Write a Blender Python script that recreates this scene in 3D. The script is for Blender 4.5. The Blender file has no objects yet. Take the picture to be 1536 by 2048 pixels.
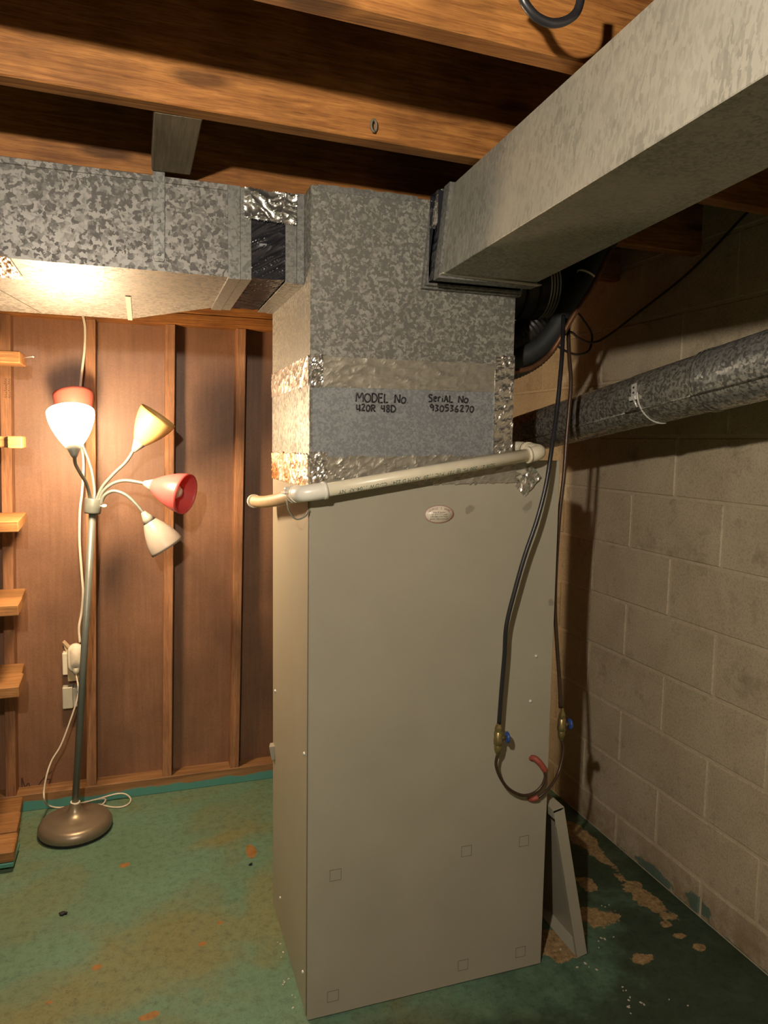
import bpy, bmesh, math, random
import numpy as np
from mathutils import Vector, Matrix, noise

random.seed(7)
C = bpy.context.scene.collection
scene = bpy.context.scene

# ------------------------------------------------------------------ camera
YAW, PITCH, ROLL, FPX, EYE = 0.324996, -0.098693, 0.014942, 1441.74, 1.52
cy, sy, cp, sp = math.cos(YAW), math.sin(YAW), math.cos(PITCH), math.sin(PITCH)
fwd = Vector((sy * cp, cy * cp, sp)); rgt = Vector((cy, -sy, 0)); upv = rgt.cross(fwd)
R_ = rgt * math.cos(ROLL) + upv * math.sin(ROLL); U_ = upv * math.cos(ROLL) - rgt * math.sin(ROLL)
cam_d = bpy.data.cameras.new('camera'); cam = bpy.data.objects.new('camera', cam_d); C.objects.link(cam)
cam.matrix_world = Matrix(((R_.x, U_.x, -fwd.x, 0), (R_.y, U_.y, -fwd.y, 0), (R_.z, U_.z, -fwd.z, EYE), (0, 0, 0, 1)))
cam_d.sensor_fit = 'VERTICAL'; cam_d.sensor_height = 36.0; cam_d.lens = 36.0 * FPX / 2048.0
cam_d.clip_start = 0.05; cam_d.clip_end = 60
scene.camera = cam

def at(px, py, **k):
    """World point seen at a photo pixel on an axis-aligned plane."""
    d = fwd + R_ * ((px - 768) / FPX) - U_ * ((py - 1024) / FPX)
    (ax, v), = k.items(); i = 'xyz'.index(ax)
    o = Vector((0, 0, EYE)); t = (v - o[i]) / d[i]
    return o + d * t

# ------------------------------------------------------------------ world and exposure
world = bpy.data.worlds.new('world'); scene.world = world; world.use_nodes = True
bg = world.node_tree.nodes['Background']
bg.inputs[0].default_value = (0.9, 0.95, 1.0, 1); bg.inputs[1].default_value = 0.004
vs = scene.view_settings
scene.display_settings.display_device = 'sRGB'
vs.view_transform = 'Standard'; vs.look = 'None'; vs.gamma = 1.0; vs.use_curve_mapping = False
vs.exposure = 0.0
BULB_POS = Vector((-0.24, 0.16, 1.945)); BULB_STRENGTH = 6400.0; BULB_COLOR = (1.0, 0.90, 0.74)
LAMP_BULB = 360.0; LAMP_SHADE = 360.0; LAMP_COLOR = (1.0, 0.71, 0.42)

# ------------------------------------------------------------------ dimensions (metres)
CX0, CX1, CY0, CY1, CZ = 0.387, 1.083, 1.714, 2.240, 1.473     # cabinet
PX1, PZ = 0.930, 2.112                                          # plenum right side and top
XW, YB, YP = 1.684, 3.107, 3.180                                # block wall, stud faces, wall panelling
JZ = 2.120                                                      # joist undersides

# ------------------------------------------------------------------ materials
def new_mat(name):
    m = bpy.data.materials.new(name); m.use_nodes = True
    nt = m.node_tree; b = nt.nodes['Principled BSDF']
    return m, nt, b

def N(nt, typ, **props):
    n = nt.nodes.new(typ)
    for k, v in props.items():
        setattr(n, k, v)
    return n

def pos(nt, scale=(1, 1, 1)):
    g = N(nt, 'ShaderNodeNewGeometry'); mp = N(nt, 'ShaderNodeMapping')
    mp.inputs['Scale'].default_value = scale
    nt.links.new(g.outputs['Position'], mp.inputs['Vector'])
    return mp.outputs[0]

def noise_tex(nt, vec, scale, detail=3.0, rough=0.55, dist=0.0):
    n = N(nt, 'ShaderNodeTexNoise'); n.inputs['Scale'].default_value = scale
    n.inputs['Detail'].default_value = detail; n.inputs['Roughness'].default_value = rough
    n.inputs['Distortion'].default_value = dist
    nt.links.new(vec, n.inputs['Vector']); return n.outputs['Fac']

def ramp(nt, fac, stops, interp='LINEAR'):
    r = N(nt, 'ShaderNodeValToRGB'); cr = r.color_ramp; cr.interpolation = interp
    while len(cr.elements) < len(stops): cr.elements.new(0.5)
    for e, (p, c) in zip(cr.elements, stops):
        e.position = p; e.color = (c[0], c[1], c[2], 1) if not isinstance(c, (int, float)) else (c, c, c, 1)
    nt.links.new(fac, r.inputs[0]); return r.outputs[0]

def mix(nt, fac, a, b, mode='MIX'):
    m = N(nt, 'ShaderNodeMix', data_type='RGBA', blend_type=mode)
    def put(i, v):
        if hasattr(v, 'is_linked') or hasattr(v, 'links'): nt.links.new(v, m.inputs[i])
        elif isinstance(v, (int, float)): m.inputs[i].default_value = v
        else: m.inputs[i].default_value = (v[0], v[1], v[2], 1)
    put(0, fac); put(6, a); put(7, b)
    return m.outputs[2]

def math_(nt, op, a, b=None, clamp=False):
    m = N(nt, 'ShaderNodeMath', operation=op); m.use_clamp = clamp
    for i, v in enumerate((a, b)):
        if v is None: continue
        if isinstance(v, (int, float)): m.inputs[i].default_value = v
        else: nt.links.new(v, m.inputs[i])
    return m.outputs[0]

def bump(nt, b, h, strength=0.3, dist=0.01):
    bp = N(nt, 'ShaderNodeBump'); bp.inputs['Strength'].default_value = strength; bp.inputs['Distance'].default_value = dist
    nt.links.new(h, bp.inputs['Height']); nt.links.new(bp.outputs[0], b.inputs['Normal'])

def objrand(nt):
    return N(nt, 'ShaderNodeObjectInfo').outputs['Random']

def flat(name, col, rough=0.5, metal=0.0, var=0.12, nscale=30, bstr=0.0, spec=0.5):
    m, nt, b = new_mat(name)
    v = noise_tex(nt, pos(nt), nscale, 3)
    c = ramp(nt, v, [(0.25, [x * (1 - var) for x in col]), (0.75, [min(1, x * (1 + var)) for x in col])])
    nt.links.new(c, b.inputs['Base Color'])
    b.inputs['Roughness'].default_value = rough; b.inputs['Metallic'].default_value = metal
    b.inputs['Specular IOR Level'].default_value = spec
    if bstr: bump(nt, b, v, bstr, 0.003)
    return m

def wood(name, dark, light, axis='x', rough=0.65, gs=1.0, knots=False, blot=0.3):
    m, nt, b = new_mat(name)
    st = {'x': (1.2, 26, 26), 'y': (26, 1.2, 26), 'z': (26, 26, 1.2)}[axis]
    oi = N(nt, 'ShaderNodeObjectInfo')
    add = N(nt, 'ShaderNodeVectorMath', operation='ADD')
    v = pos(nt, tuple(s * gs for s in st))
    comb = N(nt, 'ShaderNodeCombineXYZ'); mm = math_(nt, 'MULTIPLY', oi.outputs['Random'], 37.0)
    for i in range(3): nt.links.new(mm, comb.inputs[i])
    nt.links.new(v, add.inputs[0]); nt.links.new(comb.outputs[0], add.inputs[1])
    g1 = noise_tex(nt, add.outputs[0], 1.6, 5, 0.62, 0.7)
    g2 = noise_tex(nt, add.outputs[0], 7.0, 2, 0.5)
    c = ramp(nt, g1, [(0.30, dark), (0.5, [0.5 * (a + d) for a, d in zip(dark, light)]), (0.68, light)])
    fine = ramp(nt, g2, [(0.36, 0.62), (0.5, 1.0)])
    c = mix(nt, 0.6, c, fine, 'MULTIPLY')
    bl = noise_tex(nt, pos(nt), 5.0, 4, 0.6)
    blc = ramp(nt, bl, [(0.35, 1 - blot), (0.6, 1.0)])
    c = mix(nt, 1.0, c, blc, 'MULTIPLY')
    if knots:
        vo = N(nt, 'ShaderNodeTexVoronoi', feature='F1'); vo.inputs['Scale'].default_value = 1.0
        nt.links.new(pos(nt, (2.3, 3.0, 9.0)), vo.inputs['Vector'])
        kf = ramp(nt, vo.outputs['Distance'], [(0.10, 0.22), (0.17, 1.0)])
        c = mix(nt, 0.8, c, kf, 'MULTIPLY')
    tint = ramp(nt, oi.outputs['Random'], [(0, 0.85), (1, 1.1)])
    c = mix(nt, 1.0, c, tint, 'MULTIPLY')
    nt.links.new(c, b.inputs['Base Color']); b.inputs['Roughness'].default_value = rough
    b.inputs['Specular IOR Level'].default_value = 0.25
    bump(nt, b, g2, 0.25, 0.003)
    return m

def galv(name, dark, light, scale=55.0, rough=0.42, metal=0.35, stretch=(1, 1, 1), dust=None, t=0.5):
    """Galvanised sheet: zinc spangle from warped noise cells."""
    m, nt, b = new_mat(name)
    v = pos(nt, stretch)
    w = N(nt, 'ShaderNodeTexNoise'); w.inputs['Scale'].default_value = scale * 0.9; w.inputs['Detail'].default_value = 4
    nt.links.new(v, w.inputs['Vector'])
    ad = N(nt, 'ShaderNodeVectorMath', operation='SCALE'); ad.inputs['Scale'].default_value = 2.0 / scale
    nt.links.new(w.outputs['Color'], ad.inputs[0])
    a2 = N(nt, 'ShaderNodeVectorMath', operation='ADD'); nt.links.new(v, a2.inputs[0]); nt.links.new(ad.outputs[0], a2.inputs[1])
    vo = N(nt, 'ShaderNodeTexVoronoi', feature='F1'); vo.inputs['Scale'].default_value = scale * 1.3
    nt.links.new(a2.outputs[0], vo.inputs['Vector'])
    sep = N(nt, 'ShaderNodeSeparateColor'); nt.links.new(vo.outputs['Color'], sep.inputs[0])
    n1 = noise_tex(nt, v, scale * 0.8, 4, 0.7)
    big = noise_tex(nt, v, 4.0, 3, 0.6)
    f = math_(nt, 'ADD', math_(nt, 'MULTIPLY', sep.outputs[0], 0.55), math_(nt, 'MULTIPLY', n1, 0.5))
    f = math_(nt, 'ADD', f, math_(nt, 'MULTIPLY', math_(nt, 'SUBTRACT', big, 0.5), 0.5))
    c = ramp(nt, f, [(t - 0.16, dark), (t + 0.02, [0.55 * (x + y) for x, y in zip(dark, light)]), (t + 0.16, light)])
    if dust is not None:
        d = ramp(nt, noise_tex(nt, pos(nt), 7.0, 5, 0.7), [(0.42, 0.0), (0.66, 1.0)])
        c = mix(nt, math_(nt, 'MULTIPLY', d, 0.55), c, dust)
    nt.links.new(c, b.inputs['Base Color'])
    rr = ramp(nt, f, [(0.3, rough + 0.15), (0.7, rough - 0.08)]); nt.links.new(rr, b.inputs['Roughness'])
    b.inputs['Metallic'].default_value = metal
    bump(nt, b, f, 0.22, 0.003)
    return m

def foil_mat(name, col, rough=0.3, metal=0.9, rust=None):
    m, nt, b = new_mat(name)
    v = pos(nt)
    n = noise_tex(nt, v, 45, 2, 0.5, 1.0)
    c = ramp(nt, n, [(0.3, [x * 0.7 for x in col]), (0.7, col)])
    if rust is not None:
        r = ramp(nt, noise_tex(nt, v, 14, 4, 0.65), [(0.42, 0.0), (0.58, 1.0)])
        c = mix(nt, r, c, rust)
    nt.links.new(c, b.inputs['Base Color'])
    b.inputs['Roughness'].default_value = rough; b.inputs['Metallic'].default_value = metal
    bump(nt, b, n, 0.25, 0.003)
    return m

def emis(name, col, s, base=(0.8, 0.8, 0.8)):
    m, nt, b = new_mat(name)
    b.inputs['Base Color'].default_value = (*base, 1)
    b.inputs['Emission Color'].default_value = (*col, 1); b.inputs['Emission Strength'].default_value = s
    return m

def frosted(name, col, tr=0.45):
    m, nt, b = new_mat(name)
    v = noise_tex(nt, pos(nt), 40, 2)
    c = ramp(nt, v, [(0.3, [x * 0.95 for x in col]), (0.7, col)])
    nt.links.new(c, b.inputs['Base Color']); b.inputs['Roughness'].default_value = 0.35
    t = N(nt, 'ShaderNodeBsdfTranslucent'); nt.links.new(c, t.inputs[0])
    ms = N(nt, 'ShaderNodeMixShader'); ms.inputs[0].default_value = tr
    nt.links.new(b.outputs[0], ms.inputs[1]); nt.links.new(t.outputs[0], ms.inputs[2])
    nt.links.new(ms.outputs[0], nt.nodes['Material Output'].inputs[0])
    return m

def blob_mask(nt, blobs, wob=0.35, nscale=9.0, edge=0.10):
    """1 inside any of the elliptical stain outlines (world x,y or y,z), wobbled by noise."""
    v = pos(nt); sp_ = N(nt, 'ShaderNodeSeparateXYZ'); nt.links.new(v, sp_.inputs[0])
    nz = math_(nt, 'MULTIPLY', math_(nt, 'SUBTRACT', noise_tex(nt, v, nscale, 5, 0.65), 0.5), wob * 4)
    res = None
    for (axes, cx, cy_, rx, ry, ang) in blobs:
        A = sp_.outputs['XYZ'.index(axes[0])]; B = sp_.outputs['XYZ'.index(axes[1])]
        dx = math_(nt, 'SUBTRACT', A, cx); dy = math_(nt, 'SUBTRACT', B, cy_)
        ca, sa = math.cos(ang), math.sin(ang)
        u = math_(nt, 'DIVIDE', math_(nt, 'ADD', math_(nt, 'MULTIPLY', dx, ca), math_(nt, 'MULTIPLY', dy, sa)), rx)
        w = math_(nt, 'DIVIDE', math_(nt, 'SUBTRACT', math_(nt, 'MULTIPLY', dy, ca), math_(nt, 'MULTIPLY', dx, sa)), ry)
        d = math_(nt, 'SQRT', math_(nt, 'ADD', math_(nt, 'MULTIPLY', u, u), math_(nt, 'MULTIPLY', w, w)))
        res = d if res is None else math_(nt, 'MINIMUM', res, d)
    d = math_(nt, 'ADD', res, nz)
    return ramp(nt, d, [(0.95 - edge, 1.0), (0.95 + edge if edge < .04 else 1.0, 0.0)])

# floor: worn teal paint over concrete
def floor_material():
    m, nt, b = new_mat('worn_teal_floor_paint')
    v = pos(nt)
    c = ramp(nt, noise_tex(nt, v, 3.2, 5, 0.62), [(0.3, (0.105, 0.185, 0.115)), (0.7, (0.125, 0.225, 0.155))])
    olive = ramp(nt, noise_tex(nt, v, 2.1, 4, 0.6, 0.6), [(0.46, 0.0), (0.68, 0.75)])
    c = mix(nt, olive, c, (0.16, 0.155, 0.062))
    w = blob_mask(nt, [('XY', 0.06, 2.08, 0.42, 0.22, 0.35), ('XY', 0.36, 2.22, 0.10, 0.30, -0.2), ('XY', -0.32, 1.93, 0.30, 0.12, 0.4), ('XY', 0.25, 2.66, 0.16, 0.05, 0.2)], 0.5, 5.0, 0.45)
    c = mix(nt, math_(nt, 'MULTIPLY', w, 0.55), c, (0.19, 0.165, 0.06))
    # darker green to the right of the cabinet and across the floor in front
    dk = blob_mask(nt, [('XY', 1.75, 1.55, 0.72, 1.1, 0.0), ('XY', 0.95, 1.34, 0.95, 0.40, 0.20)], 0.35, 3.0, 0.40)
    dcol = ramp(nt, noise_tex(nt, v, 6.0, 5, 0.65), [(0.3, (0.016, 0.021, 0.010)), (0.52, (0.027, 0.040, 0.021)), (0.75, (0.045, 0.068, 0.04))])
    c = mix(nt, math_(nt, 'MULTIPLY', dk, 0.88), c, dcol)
    tan = [('XY', 1.585, 2.30, 0.05, 0.14, 0.1), ('XY', 1.582, 2.14, 0.022, 0.09, 0.1), ('XY', 1.582, 1.89, 0.042, 0.13, 0.1), ('XY', 1.44, 2.0, 0.03, 0.05, 0), ('XY', 1.365, 1.845, 0.075, 0.05, -0.5),
           ('XY', 1.27, 1.85, 0.03, 0.05, 0), ('XY', 1.155, 1.775, 0.05, 0.08, 0), ('XY', 1.563, 1.753, 0.022, 0.016, 0), ('XY', 1.563, 1.695, 0.022, 0.015, 0), ('XY', 1.585, 1.635, 0.02, 0.016, 0), ('XY', 1.385, 1.645, 0.035, 0.022, 0)]
    tm = blob_mask(nt, tan, 0.62, 17.0, 0.03)
    tcol = ramp(nt, noise_tex(nt, v, 60, 4, 0.7), [(0.3, (0.16, 0.095, 0.038)), (0.7, (0.46, 0.31, 0.15))])
    c = mix(nt, tm, c, tcol)
    rust = [('XY', -0.082, 2.595, 0.022, 0.014, 0.3), ('XY', -0.147, 2.09, 0.016, 0.012, 0), ('XY', 0.15, 2.10, 0.014, 0.01, 0), ('XY', -0.005, 1.86, 0.03, 0.014, 0.2), ('XY', 0.21, 2.18, 0.010, 0.008, 0.2), ('XY', -0.26, 1.99, 0.010, 0.007, 0), ('XY', 0.36, 2.55, 0.02, 0.05, 0)]
    c = mix(nt, math_(nt, 'MULTIPLY', blob_mask(nt, rust, 0.25, 40.0, 0.10), 0.85), c, (0.30, 0.125, 0.025))
    sp_ = ramp(nt, noise_tex(nt, v, 130, 3, 0.75), [(0.30, 0.35), (0.42, 1.0)])
    c = mix(nt, 0.75, c, sp_, 'MULTIPLY')
    s2 = ramp(nt, noise_tex(nt, v, 38, 5, 0.75), [(0.30, 0.55), (0.5, 1.0), (0.72, 1.18)])
    c = mix(nt, 0.85, c, s2, 'MULTIPLY')
    nt.links.new(c, b.inputs['Base Color']); b.inputs['Roughness'].default_value = 0.62
    b.inputs['Specular IOR Level'].default_value = 0.35
    bump(nt, b, noise_tex(nt, v, 90, 4, 0.7), 0.35, 0.004)
    return m

def block_material(name='cream_painted_block'):
    m, nt, b = new_mat(name)
    v = pos(nt)
    c = ramp(nt, noise_tex(nt, v, 6, 5, 0.6), [(0.3, (0.42, 0.338, 0.232)), (0.7, (0.52, 0.43, 0.305))])
    pores = noise_tex(nt, v, 170, 3, 0.7)
    c = mix(nt, 0.65, c, ramp(nt, pores, [(0.36, 0.66), (0.5, 1.0), (0.66, 1.1)]), 'MULTIPLY')
    dirt = ramp(nt, noise_tex(nt, v, 9, 5, 0.7), [(0.56, 0.0), (0.74, 0.6)])
    c = mix(nt, dirt, c, (0.17, 0.13, 0.085))
    sp_ = N(nt, 'ShaderNodeSeparateXYZ'); nt.links.new(v, sp_.inputs[0])
    low = math_(nt, 'SUBTRACT', 0.42, math_(nt, 'MULTIPLY', sp_.outputs[2], 2.2), clamp=True)
    lown = math_(nt, 'MULTIPLY', low, ramp(nt, noise_tex(nt, v, 11, 5, 0.7), [(0.35, 0.1), (0.62, 2.0)]), clamp=True)
    c = mix(nt, lown, c, (0.20, 0.115, 0.05))
    teal = blob_mask(nt, [('YZ', 1.75, 0.036, 0.055, 0.034, 0), ('YZ', 1.97, 0.022, 0.10, 0.024, 0), ('YZ', 1.2, 0.0, 1.4, 0.012, 0)], 0.5, 28, 0.12)
    c = mix(nt, math_(nt, 'MULTIPLY', teal, 0.8), c, (0.05, 0.125, 0.10))
    nt.links.new(c, b.inputs['Base Color']); b.inputs['Roughness'].default_value = 0.6
    b.inputs['Specular IOR Level'].default_value = 0.3
    bump(nt, b, pores, 0.55, 0.004)
    return m

def plate_material():
    """Bottom plate: bare wood with teal floor paint slopped up its lower edge."""
    m, nt, b = new_mat('sole_plate_wood')
    v = pos(nt, (2, 30, 30))
    g = noise_tex(nt, v, 1.5, 5, 0.6, 0.6)
    c = ramp(nt, g, [(0.3, (0.16, 0.075, 0.028)), (0.7, (0.33, 0.17, 0.07))])
    sp_ = N(nt, 'ShaderNodeSeparateXYZ'); nt.links.new(pos(nt), sp_.inputs[0])
    zz = math_(nt, 'ADD', sp_.outputs[2], math_(nt, 'MULTIPLY', math_(nt, 'SUBTRACT', noise_tex(nt, pos(nt), 6, 4, 0.6), 0.5), 0.06))
    t = ramp(nt, zz, [(0.034, 1.0), (0.037, 0.0)])
    c = mix(nt, t, c, (0.075, 0.25, 0.215))
    nt.links.new(c, b.inputs['Base Color']); b.inputs['Roughness'].default_value = 0.6
    return m

def panel_material():
    m, nt, b = new_mat('brown_wall_board')
    v = pos(nt, (30, 30, 1.6))
    g = noise_tex(nt, v, 2.2, 4, 0.6, 0.3)
    c = ramp(nt, g, [(0.3, (0.185, 0.088, 0.047)), (0.7, (0.225, 0.115, 0.064))])
    bl = ramp(nt, noise_tex(nt, pos(nt), 2.5, 5, 0.6), [(0.35, 0.75), (0.65, 1.1)])
    c = mix(nt, 1.0, c, bl, 'MULTIPLY')
    sp_ = ramp(nt, noise_tex(nt, pos(nt), 220, 2, 0.7), [(0.35, 0.8), (0.6, 1.1)])
    c = mix(nt, 0.6, c, sp_, 'MULTIPLY')
    nt.links.new(c, b.inputs['Base Color']); b.inputs['Roughness'].default_value = 0.5
    return m

def cabinet_material():
    m, nt, b = new_mat('taupe_cabinet_enamel')
    v = pos(nt)
    c = ramp(nt, noise_tex(nt, v, 4, 5, 0.6), [(0.3, (0.300, 0.272, 0.212)), (0.7, (0.335, 0.305, 0.238))])
    sm = blob_mask(nt, [('XZ', 0.815, 1.343, 0.016, 0.010, 0.6), ('XZ', 0.99, 1.35, 0.022, 0.012, 0.9), ('XZ', 1.07, 1.08, 0.010, 0.012, 0)], 0.5, 40, 0.3)
    c = mix(nt, math_(nt, 'MULTIPLY', sm, 0.5), c, (0.12, 0.105, 0.08))
    sc = ramp(nt, noise_tex(nt, pos(nt, (90, 90, 6)), 1.4, 3, 0.5), [(0.72, 0.0), (0.76, 1.0)])
    c = mix(nt, math_(nt, 'MULTIPLY', sc, 0.10), c, (0.5, 0.45, 0.35))
    rs = ramp(nt, noise_tex(nt, v, 45, 4, 0.7), [(0.73, 0.0), (0.78, 1.0)])
    c = mix(nt, math_(nt, 'MULTIPLY', rs, 0.45), c, (0.16, 0.10, 0.05))
    nt.links.new(c, b.inputs['Base Color']); b.inputs['Roughness'].default_value = 0.42
    b.inputs['Specular IOR Level'].default_value = 0.4
    bump(nt, b, noise_tex(nt, v, 260, 2, 0.5), 0.08, 0.001)
    return m

M = dict(
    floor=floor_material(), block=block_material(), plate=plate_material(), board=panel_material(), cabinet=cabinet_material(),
    mortar=flat('painted_mortar', (0.475, 0.39, 0.275), 0.6, var=0.15, nscale=60, bstr=0.3),
    joist=wood('joist_pine', (0.19, 0.068, 0.018), (0.40, 0.170, 0.045), 'x', 0.6, gs=2.2, knots=True, blot=0.4),
    joist_y=wood('blocking_wood', (0.16, 0.12, 0.075), (0.30, 0.235, 0.16), 'y', 0.7),
    stud=wood('stud_wood', (0.23, 0.105, 0.05), (0.38, 0.19, 0.095), 'z', 0.6, gs=1.8, blot=0.25),
    shelf=wood('shelf_pine', (0.28, 0.125, 0.045), (0.46, 0.235, 0.09), 'x', 0.6, gs=1.8, blot=0.3),
    subfloor=wood('subfloor_board', (0.045, 0.03, 0.018), (0.10, 0.065, 0.038), 'y', 0.8),
    trunk=galv('trunk_galvanised', (0.088, 0.080, 0.072), (0.245, 0.228, 0.205), 88, 0.5, 0.15),
    plenum=galv('plenum_galvanised', (0.125, 0.118, 0.102), (0.30, 0.285, 0.25), 115, 0.45, 0.2, t=0.62),
    band=galv('brushed_galvanised', (0.165, 0.172, 0.178), (0.262, 0.268, 0.272), 150, 0.5, 0.25, t=0.58),
    duct=galv('dusty_galvanised', (0.165, 0.157, 0.132), (0.265, 0.252, 0.21), 150, 0.48, 0.2, (1, 1.0, 0.35), (0.31, 0.29, 0.245)),
    flange=galv('flange_galvanised', (0.12, 0.117, 0.107), (0.21, 0.203, 0.187), 120, 0.45, 0.35),
    cleat=flat('bright_flange_metal', (0.46, 0.43, 0.37), 0.4, 0.35, 0.12, 60),
    flue=galv('flue_galvanised', (0.11, 0.10, 0.085), (0.36, 0.335, 0.29), 120, 0.34, 0.55),
    fluenew=galv('bright_flue_galvanised', (0.16, 0.155, 0.145), (0.46, 0.445, 0.415), 110, 0.28, 0.7),
    foil=foil_mat('foil_tape', (0.72, 0.69, 0.64), 0.26, 0.92),
    foildull=foil_mat('dull_foil_tape', (0.40, 0.365, 0.30), 0.42, 0.6),
    foilrust=foil_mat('rusty_foil_tape', (0.70, 0.64, 0.52), 0.34, 0.6, (0.36, 0.155, 0.035)),
    black=flat('black_vinyl', (0.013, 0.013, 0.017), 0.28, 0.0, 0.2, 20),
    rubber=flat('black_foam', (0.016, 0.017, 0.018), 0.6, 0.0, 0.25, 40, 0.2),
    line=flat('black_line_jacket', (0.015, 0.014, 0.016), 0.35, 0, 0.2, 30),
    brownline=flat('brown_tubing', (0.055, 0.030, 0.018), 0.38, 0.3, 0.25, 60),
    copper=flat('tarnished_copper', (0.165, 0.075, 0.035), 0.4, 0.6, 0.3, 50),
    brass=flat('tarnished_brass', (0.26, 0.20, 0.085), 0.34, 0.75, 0.25, 120),
    blue=flat('blue_handle', (0.02, 0.06, 0.24), 0.4, 0, 0.15, 60),
    red=flat('red_rubber_sleeve', (0.26, 0.05, 0.03), 0.6, 0, 0.25, 90, 0.2),
    pvc=flat('aged_white_pvc', (0.66, 0.59, 0.45), 0.35, 0, 0.07, 25),
    pvcnew=flat('white_pvc_fitting', (0.72, 0.68, 0.60), 0.32, 0, 0.05, 25),
    hose=flat('tan_hose', (0.50, 0.36, 0.21), 0.5, 0, 0.12, 40),
    steel=flat('bright_steel', (0.62, 0.60, 0.56), 0.35, 0.35, 0.1, 80),
    lampmetal=flat('grey_lamp_enamel', (0.155, 0.17, 0.155), 0.38, 0.35, 0.08, 40),
    basemetal=flat('dusty_pewter', (0.27, 0.215, 0.15), 0.36, 0.55, 0.14, 12),
    socket=flat('lamp_socket_grey', (0.27, 0.27, 0.24), 0.45, 0.1, 0.06, 40),
    white=flat('white_plastic', (0.72, 0.66, 0.53), 0.4, 0, 0.05, 40),
    cord=flat('white_cord', (0.66, 0.58, 0.46), 0.5, 0, 0.08, 60),
    beige=flat('beige_plate', (0.46, 0.34, 0.185), 0.5, 0, 0.06, 30),
    plateg=flat('grey_cover_plate', (0.47, 0.44, 0.36), 0.45, 0.1, 0.06, 50),
    ink=flat('marker_ink', (0.012, 0.010, 0.012), 0.5, 0, 0.1, 50),
    green=flat('pipe_print_ink', (0.06, 0.11, 0.085), 0.6, 0, 0.1, 50),
    pencil=flat('pencil_line', (0.055, 0.028, 0.014), 0.7, 0, 0.1, 50),
    stickerw=flat('sticker_white', (0.66, 0.58, 0.47), 0.35, 0, 0.03, 50),
    stickerr=flat('sticker_red', (0.20, 0.025, 0.02), 0.4, 0, 0.1, 50),
    knock=flat('knockout_line', (0.13, 0.115, 0.085), 0.6, 0, 0.2, 80),
    dark=flat('dark_hollow', (0.012, 0.011, 0.010), 0.9, 0, 0.1, 30),
    tealpaint=flat('teal_paint', (0.07, 0.24, 0.20), 0.55, 0, 0.15, 30),
    flexdark=flat('dusty_flex_duct', (0.030, 0.025, 0.022), 0.42, 0.2, 0.3, 70, 0.2),
    flexgrey=flat('grey_green_hose', (0.14, 0.135, 0.10), 0.45, 0.2, 0.2, 60),
    chip=flat('paint_chip', (0.55, 0.50, 0.40), 0.6, 0, 0.1, 80),
    debris=flat('black_debris', (0.012, 0.011, 0.01), 0.7, 0, 0.3, 80),
    yellow=frosted('yellow_shade', (0.74, 0.56, 0.23), 0.4),
    pink=frosted('coral_shade', (0.70, 0.13, 0.125), 0.4),
    pinkback=frosted('salmon_shade', (0.80, 0.25, 0.19), 0.45),
    frost=frosted('frosted_shade', (0.44, 0.385, 0.34), 0.35),
    bulbglass=flat('off_bulb_glass', (0.72, 0.55, 0.48), 0.3, 0, 0.03, 40),
    litshade=emis('lit_white_shade', LAMP_COLOR, LAMP_SHADE, (0.8, 0.78, 0.7)),
    litbulb=emis('lit_bulb', LAMP_COLOR, LAMP_BULB),
    ceilbulb=emis('ceiling_bulb_glow', BULB_COLOR, BULB_STRENGTH),
    porcelain=flat('porcelain', (0.6, 0.57, 0.5), 0.3, 0, 0.05, 40),
)

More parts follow.
